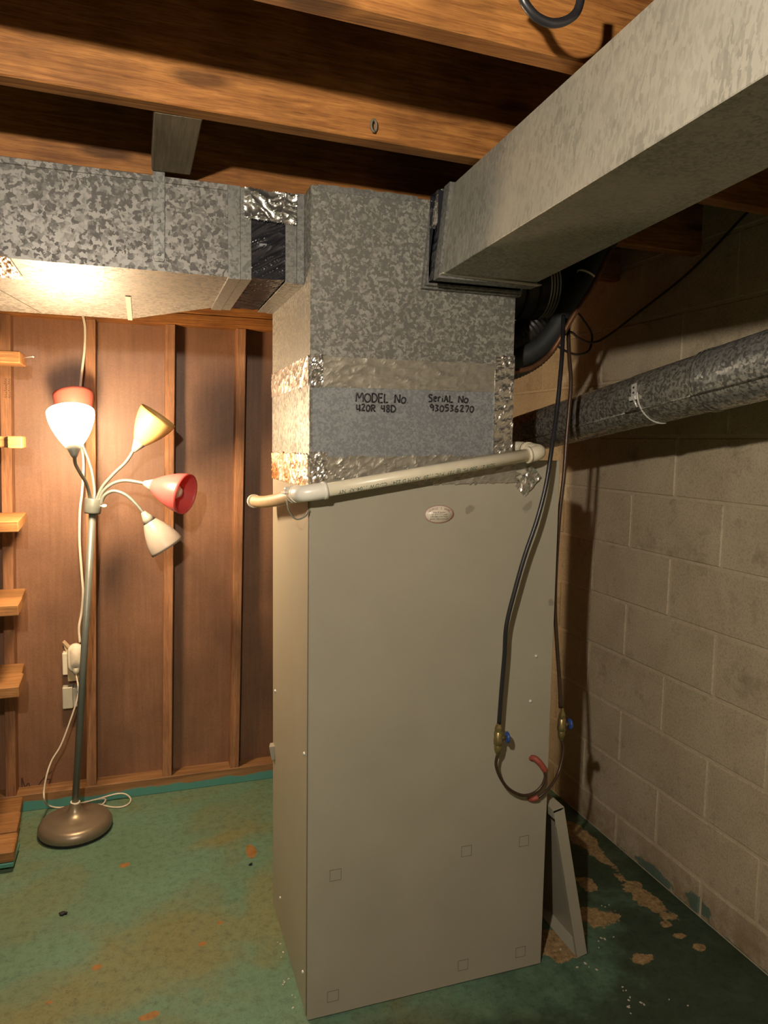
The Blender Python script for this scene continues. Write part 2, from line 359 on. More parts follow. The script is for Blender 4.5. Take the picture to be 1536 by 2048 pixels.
# ------------------------------------------------------------------ mesh helpers (all in world coordinates)
class MB:
    def __init__(s): s.bm = bmesh.new()
    def box(s, a, b, bev=0.0, shear=None):
        a, b = Vector(a), Vector(b)
        vs = [s.bm.verts.new((x, y, z)) for z in (a.z, b.z) for y in (a.y, b.y) for x in (a.x, b.x)]
        return s._hex(vs, bev)
    def hexa(s, pts, bev=0.0):
        return s._hex([s.bm.verts.new(p) for p in pts], bev)
    def _hex(s, v, bev):
        fs = [s.bm.faces.new([v[i] for i in f]) for f in ((0, 2, 3, 1), (4, 5, 7, 6), (0, 1, 5, 4), (2, 6, 7, 3), (0, 4, 6, 2), (1, 3, 7, 5))]
        if bev:
            es = {e for f in fs for e in f.edges}
            bmesh.ops.bevel(s.bm, geom=list(es), offset=bev, segments=1, affect='EDGES')
        return s
    def bar(s, p, q, w, t, up=(0, 0, 1), bev=0.0):
        """A straight bar from p to q, w wide across `up` x axis, t thick along up."""
        p, q = Vector(p), Vector(q); d = (q - p).normalized(); side = d.cross(Vector(up)).normalized(); u = side.cross(d)
        pts = [c + side * (w / 2 * a) + u * (t / 2 * b_) for b_ in (-1, 1) for (c, a) in ((p, -1), (p, 1), (q, -1), (q, 1))]
        return s.hexa(pts, bev)
    def tube(s, path, r, seg=12, cap=True, smooth=True, flatten=None):
        path = [Vector(p) for p in path]; n = len(path)
        rs = r if isinstance(r, (list, tuple)) else [r] * n
        t0 = (path[1] - path[0]).normalized()
        nrm = t0.orthogonal().normalized()
        rings = []
        for i, p in enumerate(path):
            t = (path[min(i + 1, n - 1)] - path[max(i - 1, 0)]).normalized()
            nrm = (nrm - t * nrm.dot(t)).normalized(); bi = t.cross(nrm)
            ring = []
            for k in range(seg):
                a = 2 * math.pi * k / seg
                o = (nrm * math.cos(a) + bi * math.sin(a)) * rs[i]
                if flatten: o = o - Vector(flatten[0]) * (o.dot(Vector(flatten[0])) * (1 - flatten[1]))
                ring.append(s.bm.verts.new(p + o))
            rings.append(ring)
        for a, b in zip(rings, rings[1:]):
            for k in range(seg):
                f = s.bm.faces.new((a[k], a[(k + 1) % seg], b[(k + 1) % seg], b[k])); f.smooth = smooth
        if cap:
            s.bm.faces.new(rings[0][::-1]); s.bm.faces.new(rings[-1])
        return s
    def lathe(s, prof, o, d, seg=24, smooth=True, close=False):
        """Revolve (radius, height) pairs about the axis through o along d."""
        o, d = Vector(o), Vector(d).normalized(); x = d.orthogonal().normalized(); y = d.cross(x)
        rings = []
        for (r, h) in prof:
            if r < 1e-5: rings.append([s.bm.verts.new(o + d * h)])
            else: rings.append([s.bm.verts.new(o + d * h + (x * math.cos(2 * math.pi * k / seg) + y * math.sin(2 * math.pi * k / seg)) * r) for k in range(seg)])
        for a, b in zip(rings, rings[1:]):
            for k in range(seg):
                k2 = (k + 1) % seg
                if len(a) == 1 and len(b) == 1: continue
                if len(a) == 1: f = s.bm.faces.new((a[0], b[k2], b[k]))
                elif len(b) == 1: f = s.bm.faces.new((a[k], a[k2], b[0]))
                else: f = s.bm.faces.new((a[k], a[k2], b[k2], b[k]))
                f.smooth = smooth
        return s
    def sphere(s, c, r, u=16, v=10, sc=(1, 1, 1)):
        ret = bmesh.ops.create_uvsphere(s.bm, u_segments=u, v_segments=v, radius=r)
        for vv in ret['verts']: vv.co = Vector((vv.co.x * sc[0], vv.co.y * sc[1], vv.co.z * sc[2])) + Vector(c)
        for f in s.bm.faces:
            if all(x in ret['verts'] for x in f.verts[:1]): f.smooth = True
        return s
    def sheet(s, o, u, v, nu, nv, amp, normal, fs=40.0, seed=0.0, ragged=0.0, thick=0.0015, wr=(1, 1, 1), along=None):
        """A crumpled sheet: grid on o + a*u + b*v, pushed out along normal by ridged noise, with a thin rim."""
        o, u, v, nn = Vector(o), Vector(u), Vector(v), Vector(normal).normalized()
        g = []
        for j in range(nv + 1):
            row = []
            for i in range(nu + 1):
                a, b = i / nu, j / nv
                if ragged:
                    if j in (0, nv): b += ragged * (noise.noise(Vector((i * 0.9, j * 3.1, seed + 5))))
                    if i in (0, nu): a += ragged * 0.5 * (noise.noise(Vector((i * 3.1, j * 0.9, seed + 9))))
                p = o + u * a + v * b
                q = Vector((p.x * wr[0], p.y * wr[1], p.z * wr[2]))
                if along is not None:
                    al = Vector(along).normalized(); q = q - al * (q.dot(al) * 0.86)
                n1 = 1 - abs(noise.noise(q * fs + Vector((seed, seed, 0)))) * 2
                n2 = 1 - abs(noise.noise(q * fs * 2.3 + Vector((0, seed, 3)))) * 2
                h = thick + amp * (max(0, n1) ** 2 * 0.7 + max(0, n2) ** 2 * 0.35)
                row.append(s.bm.verts.new(p + nn * h))
            g.append(row)
        flip = u.cross(v).dot(nn) < 0
        for j in range(nv):
            for i in range(nu):
                q = (g[j][i], g[j][i + 1], g[j + 1][i + 1], g[j + 1][i])
                s.bm.faces.new(q[::-1] if flip else q)
        rim = [g[0][i] for i in range(nu + 1)] + [g[j][nu] for j in range(1, nv + 1)] + [g[nv][i] for i in range(nu - 1, -1, -1)] + [g[j][0] for j in range(nv - 1, 0, -1)]
        base = []
        for vtx in rim:
            d = (vtx.co - o).dot(nn); base.append(s.bm.verts.new(vtx.co - nn * (d - 0.0003)))
        for i in range(len(rim)):
            k = (i + 1) % len(rim); q = (rim[i], base[i], base[k], rim[k])
            s.bm.faces.new(q if not flip else q[::-1])
        return s

ROOT = {}
USED = {}
def link(o, parent=None):
    C.objects.link(o)
    if parent is not None:
        o.parent = parent; ROOT[o.name] = ROOT.get(parent.name, Vector((0, 0, 0)))
    return o

def obj(name, mb, mat, parent=None, label=None, loc=None, **props):
    """Link the mesh as one object. World-space vertices; a part is stored relative to its thing's base."""
    me = bpy.data.meshes.new(name)
    bm = mb.bm
    bmesh.ops.recalc_face_normals(bm, faces=bm.faces[:])
    base = Vector((0, 0, 0))
    if parent is not None: base = ROOT.get(parent.name, Vector((0, 0, 0)))
    elif loc is not None: base = Vector(loc)
    if base.length > 0: bmesh.ops.translate(bm, verts=bm.verts[:], vec=-base)
    bm.to_mesh(me); bm.free()
    me.materials.append(M[mat] if isinstance(mat, str) else mat)
    o = bpy.data.objects.new(name, me); C.objects.link(o)
    if parent is not None:
        o.parent = parent; ROOT[o.name] = base
    else:
        o.location = base; ROOT[o.name] = base
    if label: o['label'] = label
    for k, v in props.items(): o[k] = v
    return o

def thing(name, label, cat, loc, group=None):
    o = bpy.data.objects.new(name, None); o.empty_display_size = 0.05
    C.objects.link(o); o.location = loc; ROOT[o.name] = Vector(loc)
    o['label'] = label; o['category'] = cat
    if group: o['group'] = group
    return o

def tag(o, label, cat, group=None):
    o['label'] = label; o['category'] = cat
    if group: o['group'] = group
    return o

def struct(name, mb, mat, label=None):
    o = obj(name, mb, mat); o['kind'] = 'structure'
    if label: o['label'] = label
    return o

def smooth_path(pts, n=6):
    P = [Vector(p) for p in pts]; out = []
    for i in range(len(P) - 1):
        p0, p1, p2, p3 = P[max(i - 1, 0)], P[i], P[i + 1], P[min(i + 2, len(P) - 1)]
        for k in range(n):
            t = k / n
            out.append(0.5 * ((2 * p1) + (p2 - p0) * t + (2 * p0 - 5 * p1 + 4 * p2 - p3) * t * t + (3 * p1 - p0 - 3 * p2 + p3) * t ** 3))
    out.append(P[-1]); return out

def text_mb(body, size, origin, ux, uy, extrude=0.0003, align='CENTER', sx=1.0):
    """Flat lettering as a mesh: local x along ux, local y along uy, starting at origin."""
    cu = bpy.data.curves.new('lettering', 'FONT'); cu.body = body; cu.size = size; cu.align_x = align; cu.resolution_u = 2
    to = bpy.data.objects.new('lettering', cu); C.objects.link(to)
    dg = bpy.context.evaluated_depsgraph_get(); me = bpy.data.meshes.new_from_object(to.evaluated_get(dg))
    ux, uy, o = Vector(ux), Vector(uy), Vector(origin); nz = ux.cross(uy)
    for v in me.vertices: v.co = o + ux * (v.co.x * sx) + uy * v.co.y + nz * extrude
    mb = MB(); mb.bm.from_mesh(me)
    bpy.data.objects.remove(to); bpy.data.curves.remove(cu); bpy.data.meshes.remove(me)
    return mb

def merge(dst, src):
    me = bpy.data.meshes.new('tmp'); src.bm.to_mesh(me); src.bm.free(); dst.bm.from_mesh(me); bpy.data.meshes.remove(me)

# ================================================================== SETTING
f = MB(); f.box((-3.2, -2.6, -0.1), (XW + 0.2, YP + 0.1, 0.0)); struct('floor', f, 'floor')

# ceiling: subfloor above, joists hung under it
c = MB(); c.box((-3.2, -2.6, JZ + 0.235), (XW + 0.2, YP + 0.1, JZ + 0.30)); ceiling = struct('ceiling', c, 'subfloor')
for i, y0 in enumerate((-1.015, -0.605, -0.195, 0.215, 0.617, 1.026, 1.435, 1.842, 2.250, 2.66)):
    sk = 0.045 if y0 < 2.3 else 0.0    # joists run a touch out of square, as seen
    b = MB(); xa, xb = -3.15, XW + 0.02
    off = lambda x: (x - 0.25) * sk
    ZT = JZ + 0.234
    b.hexa([(x, y + off(x), z) for z in (JZ, ZT) for y in (y0, y0 + 0.042) for x in (xa, xb)], 0.0025)
    obj('joist', b, 'joist', ceiling)
b = MB(); b.hexa([(x, y, z) for z in (JZ, JZ + 0.04) for (y, xs) in ((1.47, (0.033, 0.121)), (1.779, (0.033, 0.118))) for x in xs], 0.002)
obj('blocking', b, 'joist_y', ceiling)

# right wall: painted concrete block, each block its own piece
w = MB(); w.box((XW + 0.0035, -2.6, 0.0), (XW + 0.2, YP + 0.1, JZ + 0.235)); wall_r = struct('wall_right', w, 'mortar')
LINES = [1.9537 + 0.2032 * k for k in range(2, -10, -1)]
blockmeshes = {}
def block(y, z, ly, lz):
    key = (round(ly, 3), round(lz, 3))
    if key not in blockmeshes:
        m = MB(); m.box((0, -ly / 2, -lz / 2), (0.03, ly / 2, lz / 2), 0.0035)
        me = bpy.data.meshes.new('block'); bmesh.ops.recalc_face_normals(m.bm, faces=m.bm.faces[:]); m.bm.to_mesh(me); m.bm.free(); me.materials.append(M['block'])
        blockmeshes[key] = me
    o = bpy.data.objects.new('block', blockmeshes[key]); C.objects.link(o); o.parent = wall_r
    o.location = (XW + random.uniform(-0.0012, 0.0012), y, z)
LB = 0.437
for i, zt in enumerate(LINES):
    zb = max(zt - 0.2032, 0.0)
    if zt > JZ + 0.2: zt = JZ + 0.2
    if zt - zb < 0.03: continue
    ph = 1.746 if (i % 2 == 1) else 1.965
    k = -7
    while ph + k * LB < YP:
        ya, yb_ = ph + k * LB, min(ph + (k + 1) * LB, YP)
        if yb_ > -1.2 and yb_ - ya > 0.05:
            jt = 0.009
            block((ya + yb_) / 2, (zt + zb) / 2, yb_ - ya - jt, zt - zb - jt)
        k += 1

# back wall: brown wall board behind open studs
w = MB(); w.box((-3.2, YP, 0.0), (XW, YP + 0.1, JZ + 0.235)); wall_b = struct('wall_back', w, 'board')
LEAN = -0.021
for xs in (-1.70, -1.40, -1.10, -0.80, -0.502, -0.200, 0.102, 0.388, 0.69, 0.99, 1.29, 1.59):
    b = MB(); z0, z1 = 0.068, 1.978
    b.hexa([(x + LEAN * (1.97 - z), y, z) for z in (z0, z1) for y in (YB, YP + 0.002) for x in (xs, xs + 0.038)], 0.002)
    obj('stud', b, 'stud', wall_b)
b = MB(); b.box((-3.2, YB - 0.004, 0.0), (XW, YP + 0.002, 0.070), 0.002); obj('sole_plate', b, 'plate', wall_b)
for k in range(3):
    b = MB(); b.box((-3.2, YB - 0.003, 1.978 + 0.047 * k), (XW, YP + 0.002, 2.023 + 0.047 * k), 0.002); obj('top_plate', b, 'joist', wall_b)
# the rest of the basement, out of view
w = MB(); w.box((-3.3, -2.6, 0), (-3.2, YP + 0.1, JZ + 0.235)); struct('wall_left', w, 'block')
w = MB(); w.box((-3.3, -2.7, 0), (XW + 0.2, -2.6, JZ + 0.235)); struct('wall_front', w, 'block')

# ---------------------------------------------------------------- pencil strokes
def strokes(lines, o, ux, uy, r, flat_axis):
    mb = MB(); o, ux, uy = Vector(o), Vector(ux), Vector(uy)
    for l in lines:
        p = [o + ux * a + uy * b for a, b in l]
        if len(p) > 2: p = smooth_path(p, 3)
        mb.tube(p, r, 6, True, True, (flat_axis, 0.25))
    return mb
p0 = at(45, 1588, y=YP - 0.001)
mk = strokes([[(0, 0), (0, 0.07), (0.01, 0.03), (0.025, 0.045), (0.028, 0.0)], [(0.115, 0.085), (0.075, 0.05), (0.06, 0.02), (0.075, 0.005), (0.1, 0.03), (0.105, 0.05), (0.085, 0.05)]],
             p0, (1, 0, 0), (0, 0, 1), 0.0022, (0, 1, 0))
obj('pencil_marks', mk, 'pencil', wall_b)
pl = []
for col in range(2):
    for i in range(9):
        x, z = -col * 0.013, -i * 0.0085
        pl.append([(x, z), (x - 0.006 - 0.002 * (i % 3), z - 0.003), (x - 0.002 * (i % 2), z - 0.006)])
mk = strokes(pl, (-0.4695, YB - 0.0006, 1.735), (1, 0, 0), (0, 0, 1), 0.0008, (0, 1, 0))
obj('pencil_marks', mk, 'pencil', wall_b)

# ================================================================== AIR HANDLER CABINET
ah = thing('air_handler', 'tall taupe metal furnace cabinet with round sticker, standing on teal floor', 'furnace', (0.735, 1.977, 0))
b = MB(); b.box((CX0, CY0 + 0.004, 0.0), (CX1 - 0.004, CY1, CZ - 0.003), 0.003); obj('body', b, 'cabinet', ah)
b = MB(); b.box((CX0 + 0.001, CY0, 0.004), (CX1, CY0 + 0.006, CZ), 0.002)
obj('front_panel', b, 'cabinet', ah)
b = MB(); b.box((CX0 - 0.0015, CY0 + 0.009, 0.01), (CX0 + 0.002, CY0 + 0.016, CZ - 0.01)); obj('corner_seam', b, 'knock', ah)
for (px, py) in ((671, 1750), (933, 1702), (1048, 1682), (666, 1992), (926, 1930), (1041, 1904)):
    q = at(px, py, y=CY0); s_ = 0.0155; t_ = 0.0011; m = MB()
    for (a, b_, c_, d_) in ((-s_, -s_, s_, -s_ + t_), (-s_, s_ - t_, s_, s_), (-s_, -s_, -s_ + t_, s_), (s_ - t_, -s_, s_, s_)):
        m.box((q.x + a, CY0 - 0.0005, q.z + b_), (q.x + c_, CY0 + 0.001, q.z + d_))
    obj('knockout', m, 'knock', ah)
for (px, py) in ((1072, 1312), (1061, 1402)):
    q = at(px, py, y=CY0); m = MB(); m.lathe([(0, 0.0045), (0.003, 0.004), (0.0046, 0.002), (0.005, -0.001)], q, (0, -1, 0), 10); obj('screw', m, 'steel', ah)
for (y, z) in ((2.19, 0.732), (1.764, 0.711), (2.10, 0.1), (1.77, 0.1)):
    m = MB(); m.lathe([(0, 0.0045), (0.003, 0.004), (0.0046, 0.002), (0.005, -0.001)], (CX0, y, z), (-1, 0, 0), 10); obj('screw', m, 'steel', ah)
q = at(543, 1500, x=CX0)
m = MB(); m.hexa([(CX0 - 0.010, 2.205, 0.50), (CX0 + 0.001, 2.205, 0.50), (CX0 - 0.004, 2.235, 0.50), (CX0 + 0.001, 2.235, 0.50), (CX0 - 0.018, 2.205, 0.545), (CX0 + 0.001, 2.205, 0.545), (CX0 - 0.010, 2.235, 0.545), (CX0 + 0.001, 2.235, 0.545)], 0.001)
obj('bent_tab', m, 'cabinet', ah)
# unseen box added behind the cabinet (its edge limits the lamp light on the block wall)
b = MB(); b.box((CX0 + 0.14, CY1 + 0.001, 0.0), (CX1 - 0.006, 2.600, 1.90), 0.003); tag(obj('light_blocker_box', b, 'band'), 'unseen galvanised box added behind furnace cabinet to block lamp light', 'duct')
# the oval service sticker
sc_ = Vector((0.728, CY0, 1.3325))
m = MB(); m.lathe([(0, 0.0006), (1.0, 0.0006), (1.0, -0.0002)], (0, 0, 0), (0, -1, 0), 40)
for v in m.bm.verts: v.co = Vector((sc_.x + v.co.x * 0.0415, sc_.y + v.co.y, sc_.z + v.co.z * 0.0235))
st = obj('sticker', m, 'stickerw', ah, label='white oval sticker with red rim and lettering')
m = MB()
for r0, r1 in ((0.93, 0.965), (0.995, 1.015)):
    m2 = MB(); m2.lathe([(r0, 0.0009), (r1, 0.0009)], (0, 0, 0), (0, -1, 0), 48)
    for v in m2.bm.verts: v.co = Vector((sc_.x + v.co.x * 0.0415, sc_.y + v.co.y, sc_.z + v.co.z * 0.0235))
    merge(m, m2)
word = "GEORGE'S HVAC"
for i, ch in enumerate(word):
    a = math.radians(90 + 58 - 116 * i / (len(word) - 1))
    if ch == ' ': continue
    px_, pz_ = math.cos(a) * 0.0325, math.sin(a) * 0.0150 - 0.0005
    tx, tz = math.sin(a) * 0.0325, -math.cos(a) * 0.0150; L = math.hypot(tx, tz); tx, tz = tx / L, tz / L
    merge(m, text_mb(ch, 0.0088, (sc_.x + px_, sc_.y - 0.0008, sc_.z + pz_ - 0.002), (tx, 0, tz), (-tz, 0, tx), 0.0002, 'CENTER', 0.82))
obj('sticker_lettering', m, 'stickerr', st)
m = MB()
for row, (t, s) in enumerate((('Sales & Service', 0.0062), ('301.879.7177 Local', 0.0060), ('1.800.884-2244 Metro', 0.0060), ('gfrady13@verizon.net', 0.0062))):
    merge(m, text_mb(t, s, (sc_.x, sc_.y - 0.0008, sc_.z + 0.0032 - 0.0057 * row), (1, 0, 0), (0, 0, 1), 0.0002, 'CENTER', 0.92))
obj('sticker_print', m, 'ink', st)

# ================================================================== PLENUM ABOVE IT
pn = thing('plenum', 'galvanised sheet-metal plenum on top of cabinet with handwritten model number', 'duct', (0.66, 1.977, CZ))
FY = CY0 - 0.001
b = MB(); b.box((CX0 - 0.001, FY, CZ + 0.0005), (PX1, CY1 - 0.002, PZ), 0.0015); obj('plenum_box', b, 'plenum', pn)
b = MB(); b.box((0.392, FY - 0.0016, 1.462), (0.878, FY + 0.001, 1.655)); obj('lower_band', b, 'band', pn, label='bluish smooth galvanised band with marker writing')
b = MB(); b.box((CX0 - 0.003, FY - 0.001, CZ + 0.001), (CX0, CY1 - 0.01, 1.66)); obj('lower_band', b, 'trunk', pn)
m = MB(); m.sheet((0.40, FY, PZ - 0.012), (0.26, 0, 0.002), (0, 0, 0.014), 12, 1, 0.0006, (0, -1, 0), 40, 3, 0.3, 0.001); obj('top_hem', m, 'flange', pn)
# foil tape
m = MB(); m.sheet((0.389, FY, 1.646), (0.49, 0, 0.004), (0, 0, 0.072), 96, 16, 0.0026, (0, -1, 0), 26, 1.0, 0.04, 0.0018, wr=(0.6, 1, 1.5)); obj('foil_tape', m, 'foildull', pn)
m = MB(); m.sheet((0.875, FY, 1.49), (0.056, 0, 0), (0, 0, 0.255), 16, 60, 0.0038, (0, -1, 0), 38, 2.0, 0.03, 0.0022); obj('foil_tape', m, 'foil', pn)
m = MB(); m.sheet((0.389, FY, 1.404), (0.56, 0, 0.01), (0, 0, 0.074), 110, 16, 0.0034, (0, -1, 0), 28, 4.0, 0.10, 0.0018, wr=(0.7, 1, 1.2)); obj('foil_tape', m, 'foildull', pn)
m = MB(); m.sheet((0.388, FY, 1.645), (0.028, 0, 0), (0, 0, 0.078), 8, 18, 0.0048, (0, -1, 0), 60, 6.0, 0.05, 0.0026); obj('foil_tape', m, 'foil', pn)
m = MB(); m.sheet((0.388, FY, 1.408), (0.040, 0, 0), (0, 0, 0.082), 10, 18, 0.0048, (0, -1, 0), 55, 8.0, 0.06, 0.0026); obj('foil_tape', m, 'foil', pn)
m = MB(); m.sheet((CX0, CY0, 1.650), (0, 0.515, -0.004), (0, 0, 0.070), 70, 14, 0.0030, (-1, 0, 0), 24, 9.0, 0.05, 0.0045); obj('foil_tape', m, 'foil', pn)
m = MB(); m.sheet((CX0, CY0, 1.404), (0, 0.51, -0.004), (0, 0, 0.080), 70, 16, 0.0034, (-1, 0, 0), 26, 11.0, 0.08, 0.0045); obj('foil_tape', m, 'foilrust', pn)
m = MB(); m.sheet((0.945, FY + 0.002, 1.405), (0.04, -0.012, 0.055), (0.03, 0, -0.03), 12, 10, 0.005, (0.1, -1, 0), 50, 14, 0.1, 0.002); obj('foil_tape', m, 'foil', pn)
# felt-tip lettering, drawn stroke by stroke
G = {
 'M': (1.0, [[(0, 0), (.08, 1), (.42, .45), (.55, .55), (.9, 1), (1, 0)]]), 'O': (.8, [[(.4, .95), (.05, .75), (0, .3), (.35, 0), (.75, .2), (.8, .7), (.4, .95)]]),
 'D': (.75, [[(.05, 0), (.05, 1)], [(0, 1), (.5, .9), (.75, .5), (.5, .08), (0, 0)]]), 'E': (.6, [[(.6, 1), (0, 1)], [(0, 1), (0, 0)], [(0, 0), (.6, 0)], [(0, .52), (.5, .55)]]),
 'L': (.55, [[(.05, 1), (0, 0)], [(0, 0), (.55, .05)]]), 'N': (.75, [[(0, 0), (.05, .95)], [(.05, .95), (.68, .05)], [(.68, .05), (.75, 1)]]),
 'o': (.6, [[(.3, .7), (0, .45), (.1, .05), (.5, .1), (.6, .5), (.3, .7)]]), '.': (.15, [[(.05, .02), (.1, .06)]]),
 'S': (.6, [[(.6, .95), (.2, 1), (.05, .75), (.5, .45), (.5, .1), (0, .02)]]), 'e': (.5, [[(.05, .4), (.45, .45), (.35, .7), (.05, .5), (.1, .1), (.45, .05)]]),
 'r': (.45, [[(.05, 0), (.05, .65)], [(.05, .4), (.2, .65), (.42, .6)]]), 'i': (.15, [[(.07, 0), (.07, .55)], [(.07, .8), (.1, .84)]]),
 'A': (.65, [[(0, 0), (.3, .95)], [(.3, .95), (.62, 0)], [(.1, .35), (.55, .38)]]),
 'U': (.5, [[(0, 1), (.02, .35), (.35, .35), (.48, .6)], [(.48, 1), (.5, 0)]]), '2': (.6, [[(.05, .85), (.35, 1), (.5, .75), (.05, .05)], [(.05, .05), (.6, .08)]]),
 '0': (.55, [[(.28, .95), (0, .6), (.1, .08), (.4, .08), (.55, .6), (.28, .95)]]), 'R': (.65, [[(.05, 0), (.05, 1)], [(.05, 1), (.5, .9), (.5, .6), (.08, .5)], [(.2, .5), (.65, 0)]]),
 '4': (.55, [[(.05, 1), (0, .5), (.5, .5)], [(.45, 1), (.45, 0)]]), '8': (.55, [[(.5, .9), (.2, 1), (.1, .7), (.5, .35), (.35, .0), (.05, .2), (.4, .6), (.5, .9)]]),
 '9': (.5, [[(.48, .75), (.2, .98), (.02, .7), (.25, .5), (.48, .75)], [(.48, .75), (.42, 0)]]), '3': (.5, [[(.02, .95), (.45, .85), (.2, .55), (.48, .25), (.02, .02)]]),
 '5': (.5, [[(.5, 1), (.08, .95), (.05, .6), (.42, .5), (.4, .1), (0, .02)]]), '6': (.5, [[(.4, 1), (.05, .5), (.1, .05), (.42, .1), (.42, .42), (.06, .38)]]),
 '7': (.5, [[(0, .95), (.5, .95), (.2, 0)]]),
}
def write(s, x0, x1, z, h, slant=0.0):
    tot = sum((G[c][0] if c != ' ' else 0.55) + 0.22 for c in s) - 0.22
    k = (x1 - x0) / tot; x = x0; mb = MB()
    for c in s:
        if c == ' ': x += (0.55 + 0.22) * k; continue
        wd, ls = G[c]; dz = random.uniform(-0.0008, 0.0008)
        for l in ls:
            p = [Vector((x + a * k, FY - 0.0022, z + dz + b_ * h)) for a, b_ in l]
            if len(p) > 2: p = smooth_path(p, 4)
            mb.tube(p, 0.0020, 6, True, True, ((0, 1, 0), 0.3))
        x += (wd + 0.22) * k
    return mb
def X(px, py): return at(px, py, y=FY - 0.002)
for rows in ((('MODEL No.', 712, 816, 803, 0.0215), ('U20R 48D', 713, 791, 822, 0.0165)), (('SeriAL No.', 857, 940, 803, 0.0175), ('930536270', 860, 947, 822, 0.0165))):
    hw = MB()
    for (t_, xa_, xb_, yy_, hh_) in rows:
        a_, b_ = X(xa_, yy_), X(xb_, yy_); merge(hw, write(t_, a_.x, b_.x, a_.z, hh_))
    obj('marker_writing', hw, 'ink', pn)

# ================================================================== LEFT TRUNK DUCT
TX, TY0, TY1, TZ0, TZ1 = 0.203, 1.790, 2.225, 1.902, 2.113
tr = thing('trunk_duct', 'wide spangled galvanised trunk duct running left from plenum under joists', 'duct', (-0.6, 2.15, TZ0))
b = MB(); xl, xm = -3.0, -0.03; yl = 2.545
def prism(mb, poly, z0, z1):
    lo = [mb.bm.verts.new((x, y, z0)) for x, y in poly]; hi = [mb.bm.verts.new((x, y, z1)) for x, y in poly]
    mb.bm.faces.new(lo[::-1]); mb.bm.faces.new(hi)
    for i in range(len(poly)):
        k = (i + 1) % len(poly); mb.bm.faces.new((lo[i], lo[k], hi[k], hi[i]))
    return mb
prism(b, [(xl, TY0), (TX, TY0), (TX, TY1), (xm, yl), (xl, yl)], TZ0, TZ1 - 0.004)
obj('duct_body', b, 'trunk', tr)
b = MB(); b.box((xl, TY0 - 0.0035, TZ1 - 0.014), (TX, TY0 + 0.02, TZ1), 0.001); obj('top_hem', b, 'trunk', tr)
def ring(mb, xa, xb, y0, y1, z0, z1, t):
    """Square band round a duct that runs along x."""
    mb.box((xa, y0 - t, z0 - t), (xb, y0, z1 + t)); mb.box((xa, y1, z0 - t), (xb, y1 + t, z1 + t))
    mb.box((xa, y0, z0 - t), (xb, y1, z0)); mb.box((xa, y0, z1), (xb, y1, z1 + t)); return mb
b = MB(); ring(b, 0.203, 0.2315, TY0, TY1, TZ0, TZ1 - 0.006, 0.0045); obj('flange', b, 'flange', tr)
b = MB(); ring(b, 0.2325, 0.2575, TY0, TY1, TZ0, TZ1 - 0.006, 0.003); obj('flange', b, 'flange', tr)
b = MB(); ring(b, 0.340, 0.3672, TY0, TY1, TZ0, TZ1 - 0.006, 0.003); obj('flange', b, 'flange', tr)
b = MB(); ring(b, 0.368, 0.3855, TY0, TY1, TZ0, TZ1 - 0.006, 0.0045); obj('flange', b, 'flange', tr)
m = MB(); m.box((0.2565, TY0 + 0.006, TZ0 + 0.006), (0.341, TY1 - 0.006, TZ1 - 0.010))
m.sheet((0.2575, TY0 + 0.005, TZ0 + 0.004), (0.082, 0, 0), (0, 0, 0.203), 24, 60, 0.0050, (0, -1, 0), 42, 3.0, 0, 0.001, along=(1, 0, 0.62))
m.sheet((0.2575, TY0 + 0.004, TZ0 + 0.006), (0.082, 0, 0), (0, TY1 - TY0 - 0.008, 0), 16, 60, 0.0040, (0, 0, -1), 36, 5.0, 0, 0.001, along=(1, 0.5, 0))
obj('flexible_connector', m, 'black', tr, label='black wrinkled flexible connector')
m = MB(); m.sheet((0.241, TY0 - 0.004, 2.040), (0.125, 0, -0.004), (0, 0, 0.070), 60, 36, 0.0085, (0, -1, 0), 24, 12.0, 0.07, 0.002); obj('foil_tape', m, 'foil', tr)
b = MB(); b.box((-0.034, 2.13, TZ0 - 0.0025), (-0.020, 2.55, TZ0 + 0.002)); obj('drive_cleat', b, 'cleat', tr)
b = MB(); b.hexa([(-0.414, TY0 + 0.004, TZ0 - 0.0015), (-0.410, TY0 + 0.004, TZ0 - 0.0015), (-0.290, 2.546, TZ0 - 0.0015), (-0.286, 2.546, TZ0 - 0.0015), (-0.414, TY0 + 0.004, TZ0 + 0.001), (-0.410, TY0 + 0.004, TZ0 + 0.001), (-0.290, 2.546, TZ0 + 0.001), (-0.286, 2.546, TZ0 + 0.001)]); obj('lap_seam', b, 'knock', tr)
# foil patch hanging at the left end of the duct's underside
pa, pb, pc = at(-40, 500, z=TZ0 - 0.003), at(14, 509, z=TZ0 - 0.003), at(47, 556, z=TZ0 - 0.003)
m = MB(); m.sheet(pa, pb - pa, pc - pb, 24, 20, 0.006, (0, 0, -1), 30, 17, 0.0, 0.002); obj('foil_patch', m, 'foil', tr, label='shiny crumpled foil patch on the underside')

